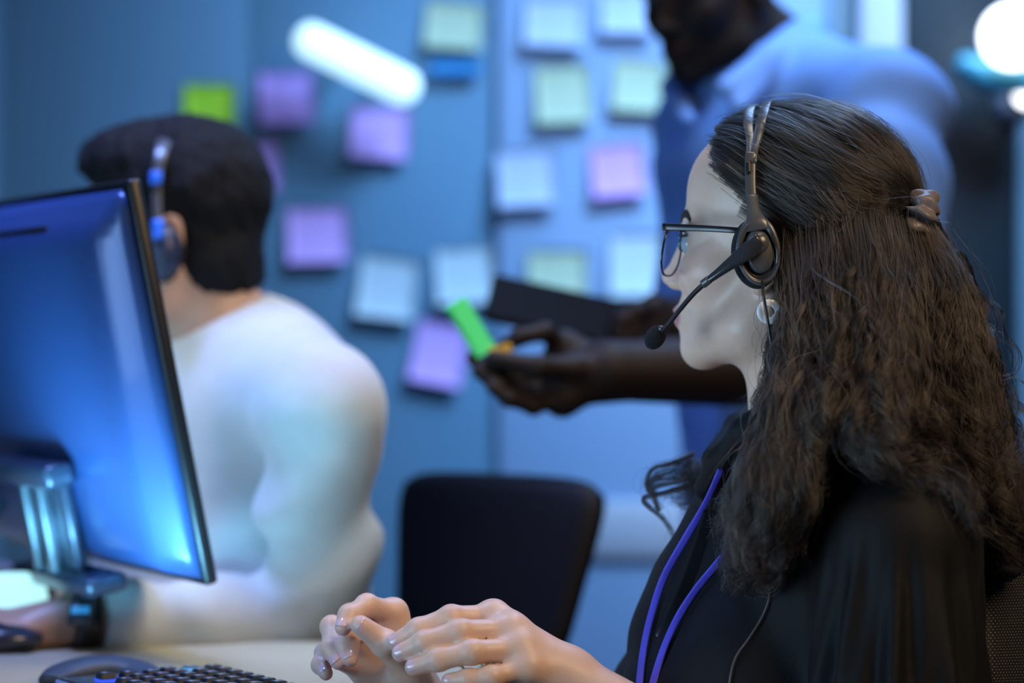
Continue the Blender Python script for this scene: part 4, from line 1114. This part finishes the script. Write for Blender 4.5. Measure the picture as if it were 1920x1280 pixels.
def emit_strands():
    pos, rad, sizes, shade = [], [], [], []
    N = 36; t = np.linspace(0, 1, N)
    for W, nstr, R, amp, wl, frizz, tip, seed in sheets:
        r = np.random.default_rng(seed + 100)
        for g in W:
            C = catmull(g, N)
            T = np.gradient(C, axis=0); T /= np.linalg.norm(T, axis=1, keepdims=True) + 1e-9
            A = np.cross(T, np.array([0.15, 1.0, 0.1])); A /= np.linalg.norm(A, axis=1, keepdims=True) + 1e-9
            Bv = np.cross(T, A)
            L = np.linalg.norm(np.diff(C, axis=0), axis=1).sum()
            wlk = wl * r.uniform(0.7, 1.45); ph0 = r.uniform(0, 6.28); a0 = amp * r.uniform(0.5, 1.3); hand = r.choice([-1, 1])
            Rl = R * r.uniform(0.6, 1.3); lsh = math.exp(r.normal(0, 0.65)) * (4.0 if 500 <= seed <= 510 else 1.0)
            wob = 1 + 0.35 * np.sin(t * r.uniform(5, 12) + r.uniform(0, 6.28))
            for s in range(nstr):
                stray = r.uniform() < 0.10
                rr = Rl * (math.sqrt(r.uniform()) if not stray else r.uniform(1.2, 2.4)); an = r.uniform(0, 6.28)
                cl = (1.0 - 0.45 * t + (tip - 1) * t ** 4) if amp > 0.0015 else (1.0 - 0.3 * t)
                ph = ph0 + r.normal(0, 0.13) + hand * 2 * np.pi * t * L / wlk * (1 + r.normal(0, 0.025))
                am = a0 * np.clip(t * 3.0, 0, 1) * (0.55 + 0.7 * t) * wob * r.uniform(0.85, 1.15)
                oa = rr * cl * math.cos(an) + am * np.cos(ph)
                ob = rr * cl * math.sin(an) * 0.7 + am * 0.8 * np.sin(ph)
                w1, w2 = r.uniform(3, 12, 2); p1, p2 = r.uniform(0, 6.28, 2)
                fz = frizz * (0.2 + t) * r.exponential(1.0) * (3.0 if stray else 0.6)
                oa = oa + fz * np.sin(w1 * t + p1); ob = ob + fz * np.sin(w2 * t + p2)
                n_ = N if r.uniform() > 0.35 else int(N * r.uniform(0.6, 1.0))
                pos.append((C + A * oa[:, None] + Bv * ob[:, None])[:n_])
                rad.append(np.linspace(1, 0.45, n_) * r.uniform(0.00013, 0.00023)); sizes.append(n_); shade.append(lsh * math.exp(r.normal(0, 0.40)))
    return np.concatenate(pos).astype(np.float32), np.concatenate(rad).astype(np.float32), sizes, np.array(shade, np.float32)

# crown, brushed back over the skull from the hairline to the scrunchie (worked out on the head itself)
tie = P(1712, 408, 2.095); tl = WH.loc(tie[None])[0]
def onto(p, f, off, it=5):
    for _ in range(it):
        d = f(p) - off; g = grad(f, p, 1e-3); p = p - (d / np.maximum((g * g).sum(1), 0.3))[:, None] * g
    return p
scalp_full = lambda p: (lambda q: smin(smin(ell(q, (-0.020, 0, 0.047), (0.103, 0.086, 0.090)), ell(q, (0.030, 0, 0.062), (0.046, 0.066, 0.049)), 0.03), ell(q, (-0.065, 0, 0.040), (0.056, 0.076, 0.074)), 0.03) * WH.sc)(LP(p))
r = np.random.default_rng(1); Gs = []
for i in range(420):
    th = math.radians(r.uniform(-112, 112)) if i > 120 else math.radians(r.uniform(20, 112))
    back = r.uniform(0, 1) ** 1.6 * 0.11          # some roots start behind the hairline
    z0 = 0.047 + 0.088 * math.cos(th); y0 = 0.084 * math.sin(th)
    x0 = 0.072 + r.normal(0, 0.0035) - 0.95 * min(max(0.085 - z0, 0), 0.050) - 6.0 * max(abs(y0) - 0.035, 0) ** 2 - back
    a_ = np.array([x0, y0, z0]); m = 24; t_ = np.linspace(0, 1, m)[:, None]
    sag = -0.022 * math.sin(abs(th)) * np.sin(np.pi * t_) * np.array([0, 0, 1])
    pth = a_ * (1 - t_) + tl * t_ + np.array([0, 1, 0]) * y0 * 0.35 * np.sin(np.pi * t_ ** 1.2) + sag
    pth = WH.w(pth)
    lift = r.uniform(0.0005, 0.0045)
    pj = onto(pth, scalp_full, lift)
    w_ = np.clip((1 - t_) / 0.16, 0, 1); pj = pj * w_ + (pth + (tie - pth) * 0.0) * (1 - w_)
    k = np.array([1, 2, 3, 2, 1]) / 9.0
    for a in range(3): pj[:, a] = np.convolve(np.pad(pj[:, a], 2, mode='edge'), k, 'valid')
    Gs.append(pj)
sheets.append((np.array(Gs), 26, 0.0040, 0.0012, 0.075, 0.0010, 1.0, 1))
# front curtain that falls over the chest
sheet([[(1458, 455, 2.07), (1455, 560, 2.06), (1445, 680, 2.04), (1420, 800, 2.02), (1380, 920, 2.0), (1364, 1020, 2.0), (1374, 1085, 2.0)],
       [(1475, 430, 2.06), (1480, 560, 2.04), (1470, 690, 2.01), (1445, 820, 1.98), (1408, 930, 1.97), (1392, 1030, 1.97), (1402, 1092, 1.98)],
       [(1500, 415, 2.06), (1510, 560, 2.03), (1505, 690, 2.0), (1480, 820, 1.96), (1448, 940, 1.95), (1430, 1030, 1.96), (1440, 1090, 1.98)],
       [(1530, 402, 2.06), (1545, 560, 2.03), (1545, 690, 2.0), (1520, 820, 1.96), (1490, 930, 1.95), (1470, 1010, 1.96), (1460, 1060, 1.97)],
       [(1560, 398, 2.06), (1580, 560, 2.03), (1580, 690, 2.0), (1560, 790, 1.96), (1535, 880, 1.95), (1510, 960, 1.95), (1490, 1010, 1.96)]],
      290, 26, 0.024, 0.0021, 0.0062, 0.062, 0.0010, 0.9, 3, top=0.10)
# over the shoulder
sheet([[(1570, 395, 2.06), (1600, 560, 2.02), (1610, 700, 1.99), (1590, 800, 1.96), (1600, 850, 1.95), (1650, 870, 1.95), (1700, 885, 1.95)],
       [(1610, 395, 2.06), (1640, 560, 2.02), (1650, 690, 1.99), (1640, 780, 1.96), (1670, 830, 1.95), (1720, 860, 1.95), (1768, 900, 1.95)],
       [(1650, 398, 2.07), (1680, 560, 2.04), (1700, 680, 2.02), (1710, 780, 1.99), (1760, 850, 1.98), (1800, 910, 1.98), (1830, 960, 1.99)],
       [(1685, 405, 2.08), (1720, 560, 2.05), (1745, 680, 2.03), (1770, 790, 2.01), (1810, 880, 2.0), (1845, 950, 2.0), (1860, 1010, 2.0)]],
      230, 26, 0.022, 0.0021, 0.0060, 0.062, 0.0010, 0.9, 4, top=0.10)
# tail from the scrunchie down the back
sheet([[(1712, 420, 2.09), (1735, 540, 2.05), (1760, 680, 2.03), (1790, 800, 2.02), (1835, 910, 2.02), (1870, 1000, 2.03), (1880, 1045, 2.03)],
       [(1725, 425, 2.10), (1775, 530, 2.07), (1800, 670, 2.05), (1825, 800, 2.04), (1865, 910, 2.03), (1895, 990, 2.03), (1905, 1050, 2.03)],
       [(1736, 430, 2.12), (1800, 530, 2.11), (1832, 660, 2.10), (1858, 790, 2.09), (1888, 900, 2.07), (1915, 985, 2.06), (1925, 1050, 2.05)],
       [(1740, 435, 2.13), (1815, 545, 2.13), (1852, 660, 2.13), (1876, 780, 2.12), (1896, 880, 2.10), (1925, 960, 2.09), (1945, 1030, 2.08)]],
      230, 26, 0.020, 0.0021, 0.0072, 0.058, 0.0011, 1.0, 5, top=0.05)
# loose single hairs, their colour lightened as if catching the light
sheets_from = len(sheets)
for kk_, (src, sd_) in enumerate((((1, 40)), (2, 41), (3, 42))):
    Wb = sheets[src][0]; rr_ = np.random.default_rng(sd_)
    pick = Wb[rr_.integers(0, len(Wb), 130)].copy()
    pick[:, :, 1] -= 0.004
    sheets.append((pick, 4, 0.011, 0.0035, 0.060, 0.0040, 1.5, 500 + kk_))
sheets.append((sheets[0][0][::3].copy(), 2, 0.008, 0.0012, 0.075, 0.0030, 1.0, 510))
# far side curls under the chin
sheet([[(1530, 560, 2.235), (1500, 680, 2.25), (1440, 790, 2.25), (1365, 850, 2.24), (1305, 890, 2.22), (1262, 925, 2.21)],
       [(1540, 560, 2.25), (1510, 700, 2.27), (1450, 810, 2.27), (1380, 870, 2.25), (1335, 910, 2.22), (1300, 935, 2.21)]], 60, 26, 0.01, 0.004, 0.008, 0.05, 0.003, 1.5, 6, front=False)
# single curls that stray from the outline
rs = np.random.default_rng(9)
for i in range(30):
    x0, y0 = 1770 + rs.uniform(-20, 70), 520 + rs.uniform(0, 330)
    x0 += (y0 - 520) * 0.18
    k1 = [(x0, y0, 2.10), (x0 + 40, y0 + 40, 2.09), (x0 + 62 + rs.uniform(-10, 20), y0 + 110, 2.08), (x0 + 50, y0 + 180, 2.07), (x0 + 72 * rs.uniform(0.4, 1.2), y0 + 230, 2.07)]
    sheet([k1, [(a + 4, b + 3, c + .003) for a, b, c in k1]], 1, 9, 0.004, 0.0012, 0.006, 0.05, 0.0016, 1.4, 200 + i, front=False)
for i in range(5):
    y0 = 870 + 14 * i
    k1 = [(1300, y0 - 20, 2.22), (1262 - 4 * i, y0 - 5, 2.22), (1225 - 5 * i + 14 * (i % 2), y0 + 5, 2.22), (1208 + 6 * i, y0 + 32, 2.22), (1218 + 9 * i, y0 + 62, 2.22)]
    sheet([k1, [(a + 3, b + 2, c) for a, b, c in k1]], 1, 50, 0.002, 0.0032, 0.001, 0.06, 0.0010, 1.2, 300 + i, front=False)
pos, rad, sizes, shade = emit_strands()
cu = bpy.data.hair_curves.new('hair_strands'); cu.add_curves(sizes)
cu.position_data.foreach_set('vector', pos.ravel())
ra = cu.attributes.get('radius') or cu.attributes.new('radius', 'FLOAT', 'POINT'); ra.data.foreach_set('value', rad)
sa = cu.attributes.new('shade', 'FLOAT', 'CURVE'); sa.data.foreach_set('value', shade)
M_strand = bpy.data.materials.new('brown_hair_strand'); M_strand.use_nodes = True
nt = M_strand.node_tree; nt.nodes.clear()
ho = nt.nodes.new('ShaderNodeOutputMaterial'); hb = nt.nodes.new('ShaderNodeBsdfHairPrincipled')
hb.parametrization = 'COLOR'; at = nt.nodes.new('ShaderNodeAttribute'); at.attribute_name = 'shade'
vm = nt.nodes.new('ShaderNodeVectorMath'); vm.operation = 'SCALE'; vm.inputs[0].default_value = (0.0125, 0.0094, 0.0073)
nt.links.new(at.outputs['Fac'], vm.inputs['Scale']); nt.links.new(vm.outputs[0], hb.inputs['Color'])
hb.inputs['Roughness'].default_value = 0.26; hb.inputs['Radial Roughness'].default_value = 0.45
hb.inputs['Random Roughness'].default_value = 0.3
nt.links.new(hb.outputs[0], ho.inputs[0])
cu.materials.append(M_strand)
so = bpy.data.objects.new('hair_strands', cu); COL.objects.link(so); so.parent = hair; so['kind'] = 'stuff'
# ================================================================== things the woman wears
MO = Matrix
# ---- headset
hs = empty('headset', P(1420, 475, 2.05), 'grey call-centre headset with boom microphone worn by the woman', 'headset')
def hp(o): return keep(o, hs)
near_up = nrm(WH.dirw((0, 1, 0)))            # towards her left = towards the camera
cupc = P(1421, 474, 2.047)
cz = nrm(np.array([0.10, -1.0, 0.05])); cx = nrm(np.cross((0, 0, 1), cz)); cy = np.cross(cz, cx)
cx = cx * math.cos(0.12) + cy * math.sin(0.12); cy = np.cross(cz, cx)
MC = frame_M(cupc, cx, cy, cz)
sx, sy = 0.0172, 0.0258
def ring(name, r, zz, m, kx=1.0, ky=1.0, off=(0, 0)):
    return hp(lathe(name, [(a, b) for a, b in zip(r, zz)], m, MC @ Matrix.Translation((off[0], off[1], 0)), None, 48, sx * kx, sy * ky))
ring('ear_cushion', [0.2, 0.9, 1.12, 1.16, 1.05, 0.8, 0.2], [-0.022, -0.022, -0.019, -0.013, -0.007, -0.005, -0.005], M_foam, 1.0, 1.0)
ring('ear_cup', [0.2, 0.95, 1.05, 1.04, 0.98, 0.90, 0.84, 0.78, 0.5, 0.1], [-0.007, -0.007, -0.003, 0.001, 0.0035, 0.0035, 0.001, -0.001, -0.0012, -0.0012], M_dkplastic)
ring('cup_rim', [1.0, 1.075, 1.06, 1.0, 0.93, 0.92, 1.0], [-0.0005, 0.001, 0.0038, 0.0050, 0.0042, 0.001, -0.0005], M_gun)
ring('speaker_plate', [0.05, 0.66, 0.72, 0.68, 0.58, 0.3, 0.05], [-0.001, -0.001, 0.0012, 0.0035, 0.0046, 0.0056, 0.0060], M_gun, 1.0, 1.02, (0.001, 0.001))
hp(sweep('cup_yoke', [P(1410, 366, 2.060), P(1413, 392, 2.052), P(1418, 414, 2.046), P(1421, 432, 2.044)], [0.010, 0.011, 0.018, 0.022], [0.004, 0.0045, 0.005, 0.003], (1, 0, 0), M_gun, None, 20, 16, 2.6))
for sgn in (-1, 1):
    hp(sweep('yoke_arm', [P(1419 + 6 * sgn, 408, 2.048), P(1420 + 25 * sgn, 430, 2.045), P(1421 + 37 * sgn, 466, 2.044), P(1421 + 36 * sgn, 496, 2.045)], [0.007, 0.0065, 0.0045, 0.0025], [0.005, 0.005, 0.004, 0.003], (1, 0, 0.3 * sgn), M_gun, None, 24, 12, 2.4))
# slider and head band over the top to the far side
hp(sweep('band_slider', [P(1409, 372, 2.061), P(1407, 340, 2.064), P(1407, 300, 2.068), P(1408, 286, 2.070)], [0.0088, 0.0092, 0.0096, 0.0098], 0.0038, (1, 0, 0), M_gun, None, 24, 16, 3.5))
hp(sweep('band_clip', [P(1403, 303, 2.0645), P(1403, 325, 2.0625)], 0.0040, 0.0022, (1, 0, 0), M_black, None, 6, 12, 4))
tops = lambda dx: [P(1408 + dx * 0.2, 306, 2.066), P(1407 + dx * 0.28, 280, 2.069), P(1410 + dx * 0.6, 252, 2.080), P(1414 + dx * 1.1, 226, 2.100), P(1424 + dx * 1.2, 211, 2.135), P(1434 + dx, 207, 2.17), P(1446 + dx * 0.8, 222, 2.21), P(1456 + dx * 0.4, 262, 2.238), P(1462, 320, 2.25), P(1466, 420, 2.252)]
def band(dx):
    t_ = np.array(tops(dx)); out = t_.copy(); out[2:9] = onto(t_[2:9].copy(), scalp_full, 0.0075)
    out[1] = t_[1] * 0.5 + onto(t_[1:2].copy(), scalp_full, 0.0075)[0] * 0.5
    return out
hp(sweep('head_band', band(-11), [0.0075, 0.0075, 0.0082, 0.0095, 0.010, 0.010, 0.0095, 0.008, 0.007, 0.007], 0.0032, (1, 0, 0.1), M_gun, None, 90, 16, 3.0))
hp(sweep('head_band', band(15), [0.0075, 0.0075, 0.0082, 0.0095, 0.010, 0.010, 0.0095, 0.008, 0.007, 0.007], 0.0032, (1, 0, 0.25), M_gun, None, 90, 16, 3.0))
hp(lathe('far_ear_cushion', [(0.2, 0), (1, 0), (1.1, 0.008), (0.9, 0.016), (0.2, 0.016)], M_foam, frame_M(P(1472, 470, 2.238), (1, 0, 0), (0, 0, 1), (0, 1, 0)), None, 32, sx, sy))
# boom
pivot = P(1424, 455, 2.034)
hp(blob('boom_hinge', pivot, [np.array(cx) * 0.0085, np.array(cy) * 0.0085, np.array(cz) * 0.005], M_gun, None))
hp(sweep('boom_arm', [P(1426, 452, 2.032), P(1400, 472, 2.031), P(1370, 494, 2.034), P(1345, 513, 2.038), P(1322, 530, 2.043)], [0.0160, 0.0150, 0.0110, 0.0078, 0.0060], [0.0070, 0.0080, 0.0075, 0.0065, 0.0055], (0.5, 0, 0.85), M_dkplastic, None, 40, 16, 2.3))
hp(sweep('boom_collar', [P(1330, 523.5, 2.041), P(1318, 533, 2.044)], 0.0074, 0.0074, (0, 0, 1), M_gun, None, 6, 14))
hp(sweep('boom_tube', [P(1326, 527, 2.042), P(1300, 551, 2.055), P(1275, 580, 2.072), P(1254, 607, 2.09), P(1240, 622, 2.10)], 0.0044, 0.0044, (0, 0, 1), M_black, None, 40, 12))
hp(blob('microphone_foam', P(1229, 632, 2.105), [nrm((0.75, 0, -0.3)) * 0.0088, np.array([0, 0.0088, 0]), nrm((-0.45, 0, -0.9)) * 0.0115], M_foam, None))
hp(blob('microphone_collar', P(1240, 616, 2.10), [np.array([0.003, 0, 0]), np.array([0, 0.003, 0]), np.array([0, 0, 0.003])], M_gun, None, 12, 8))

# cable: from the cup into the hair, out again over the blouse
cabl = [(1429, 528), (1431, 548), (1435, 575), (1440, 605), (1445, 640)]
hp(sweep('headset_cable', [P(1429, 526, 2.045)] + [P(a, b, 2.024) for a, b in cabl[1:]] + [P(1450, 680, 2.02)], 0.0026, 0.0026, (1, 0, 0), M_black, None, 30, 8))
def onblouse(pts, off):
    f = lambda p: np.minimum(w_blouse(p), w_head_c(p))
    a = catmull([(x, y, 0) for x, y in pts], 40); d = march(f, a[:, 0], a[:, 1], 1.6, 2.5, off=off)
    ok = ~np.isnan(d); d = np.interp(np.arange(40), np.arange(40)[ok], d[ok])
    k = np.ones(5) / 5; d = np.convolve(np.pad(d, 2, mode='edge'), k, 'valid')
    return [P(x, y, t) for (x, y, _), t in zip(a, d)]
M_cable = mat('grey_cable', (0.10, 0.105, 0.11), rough=0.35)
cp = onblouse([(1418, 1065), (1432, 1088), (1443, 1112), (1432, 1150), (1405, 1195), (1378, 1235), (1367, 1285), (1366, 1330)], 0.002)
hp(sweep('headset_cable', cp, 0.0019, 0.0019, (1, 0, 0), M_cable, None, 80, 8))

# ---- glasses
gl = empty('eyeglasses', P(1290, 430, 2.09), 'dark framed eyeglasses on the face of the woman', 'eyeglasses')
H0 = P(1247, 428, 2.098)
lx = nrm((0.40, 0.915, 0.0)); lz = nrm((0.16, 0.0, 1.0)); ln = np.cross(lx, lz)
def lens_outline(c, fl=1):
    o = []
    for i in range(40):
        a = 2 * math.pi * i / 40; cx_, sy_ = math.cos(a), math.sin(a)
        x = 0.0235 * math.copysign(abs(cx_) ** 0.75, cx_); z = 0.0215 * math.copysign(abs(sy_) ** 0.75, sy_)
        x *= 1 - 0.10 * (z < 0) * (abs(z) / 0.021) ** 2
        o.append(c + lx * x + lz * z - ln * 0.0)
    return o
for k, nm in ((0, 'near'), (1, 'far')):
    c = H0 + lx * (0.0255 + k * 0.064) + lz * (-0.0195)
    o = lens_outline(c)
    pts = o + [o[0]]
    rim = sweep('rim', pts, 0.0022, 0.0020, ln, M_frame, None, 90, 8, 2.4, caps=False); keep(rim, gl)
    vs = [c + ln * 0.0006] + [q + ln * 0.0006 for q in o] + [c - ln * 0.0006] + [q - ln * 0.0006 for q in o]
    fs = [(0, 1 + i, 1 + (i + 1) % 40) for i in range(40)] + [(41, 42 + (i + 1) % 40, 42 + i) for i in range(40)] + [(1 + i, 42 + i, 42 + (i + 1) % 40, 1 + (i + 1) % 40) for i in range(40)]
    keep(mesh_obj('lens', vs, fs, M_lens, None, smooth=False), gl)
    br = sweep('brow_bar', [c + lx * (-0.0245) + lz * 0.0205, c + lz * 0.0222, c + lx * 0.0245 + lz * 0.0205], 0.0055, 0.0036, lz, M_temple, None, 20, 10, 3); keep(br, gl)
    keep(blob('nose_pad', c + lx * (0.021 if k == 0 else -0.021) - lz * 0.008 + np.cross(lz, lx) * -0.006, [lx * 0.0018, lz * 0.0045, ln * 0.003], M_lens, None, 12, 8), gl)
bc = H0 + lx * 0.0575 + lz * (-0.010)
keep(sweep('bridge', [bc - lx * 0.010, bc + lz * 0.004, bc + lx * 0.010], 0.003, 0.003, lz, M_frame, None, 16, 8), gl)
keep(sweep('temple_arm', [P(1244, 425, 2.097), P(1252, 425.5, 2.090), P(1320, 428, 2.075), P(1385, 432, 2.060), P(1425, 436, 2.068), P(1455, 470, 2.075)], [0.0066, 0.0064, 0.0056, 0.0052, 0.005, 0.005], 0.0028, (0, 0, 1), M_temple, None, 50, 12, 4), gl)
keep(blob('hinge', P(1248, 432, 2.094), [np.array([0.0014, 0, 0]), np.array([0, 0.0014, 0]), np.array([0, 0, 0.003])], M_gun, None, 10, 8), gl)
fe = H0 + lx * 0.115
keep(sweep('temple_arm', [fe, fe + np.array([0.035, 0.0, 0]), fe + np.array([0.07, -0.002, -0.002]), fe + np.array([0.105, -0.006, -0.01])], 0.0055, 0.0028, (0, 0, 1), M_temple, None, 40, 10, 4), gl)

# ---- earring: flat white ring
Me = frame_M(P(1442, 584, 2.030), nrm((1, 0.12, 0)), (0, 0, 1), nrm((0.12, -1, 0))); vs, fs = [], []
pr_ = [(0.0046 + 0.0030 * (1 + math.cos(a)), 0.0011 * math.sin(a)) for a in np.linspace(0, 2 * math.pi, 13)[:-1]]
for i in range(48):
    a = 2 * math.pi * i / 48
    for q_, z_ in pr_: vs.append(Me @ Vector((q_ * math.cos(a), q_ * math.sin(a), z_)))
for i in range(48):
    for j in range(12): fs.append((i * 12 + j, ((i + 1) % 48) * 12 + j, ((i + 1) % 48) * 12 + (j + 1) % 12, i * 12 + (j + 1) % 12))
er = mesh_obj('earring', vs, fs, M_white)
bm = bmesh.new(); bm.from_mesh(er.data); bmesh.ops.recalc_face_normals(bm, faces=bm.faces); bm.to_mesh(er.data); bm.free()
tag(er, 'flat white ring earring hanging from the ear of the woman', 'earring')

# ---- scrunchie: gathered satin torus
ct = P(1721, 405, 2.078); vs, fs = [], []
ax_t = nrm((0.88, 0.1, -0.42)); e1 = nrm(np.cross(ax_t, (0, 1, 0))); e2 = np.cross(ax_t, e1)
nu, nv = 120, 28
for i in range(nu):
    a = 2 * math.pi * i / nu; rd = e1 * math.cos(a) + e2 * math.sin(a)
    pin = 1 + 0.19 * math.sin(9 * a + 0.7) + 0.06 * math.sin(12 * a + 2)
    for j in range(nv):
        b = 2 * math.pi * j / nv
        rr = 0.0098 * pin * (1 + 0.10 * math.sin(3 * b + 4 * a) + 0.07 * math.sin(4 * b - 7 * a))
        vs.append(ct + rd * (0.0135 + rr * math.cos(b)) + ax_t * rr * 1.15 * math.sin(b))
for i in range(nu):
    for j in range(nv):
        fs.append((i * nv + j, ((i + 1) % nu) * nv + j, ((i + 1) % nu) * nv + (j + 1) % nv, i * nv + (j + 1) % nv))
scr = mesh_obj('hair_scrunchie', vs, fs, M_scrunchie)
tag(scr, 'mauve grey satin scrunchie tying back the curly hair', 'scrunchie')

# ---- lanyard
ly = empty('lanyard', P(1300, 1000, 2.05), 'violet blue neck lanyard hanging over the black blouse', 'lanyard')
s1 = onblouse([(1352, 880), (1322, 946), (1285, 1010), (1246, 1080), (1222, 1150), (1207, 1215), (1198, 1290), (1196, 1340)], 0.0035)
s2 = onblouse([(1440, 930), (1405, 980), (1350, 1050), (1305, 1105), (1270, 1160), (1243, 1220), (1222, 1290), (1214, 1340)], 0.0035)
for s_ in (s1, s2): keep(sweep('strap', s_, 0.0066, 0.0016, (1, 0, 0.35), M_lanyard, None, 70, 10, 3), ly)
# ---- blouse details
bt = march(w_blouse, 1242, 1188, 1.6, 2.5)[0]
bnv = grad(w_blouse, P(1242, 1188, bt)[None])[0]; bnv = nrm(bnv); bx = nrm(np.cross((0, 0, 1), bnv)); by = np.cross(bnv, bx)
lathe('button', [(0.0012, 0.0018), (0.0034, 0.0018), (0.0050, 0.0026), (0.0054, 0.0015), (0.0054, -0.001)], mat('dark_button', (0.05, 0.05, 0.055), rough=0.15, coat=1), frame_M(P(1242, 1188, bt), bx, by, bnv), woman, 20)
sweep('placket', onblouse([(1340, 960), (1322, 1020), (1298, 1090), (1268, 1160), (1248, 1220), (1240, 1300)], 0.0002), 0.020, 0.0016, (1, 0, 0.3), M_blouse, woman, 50, 12, 4)
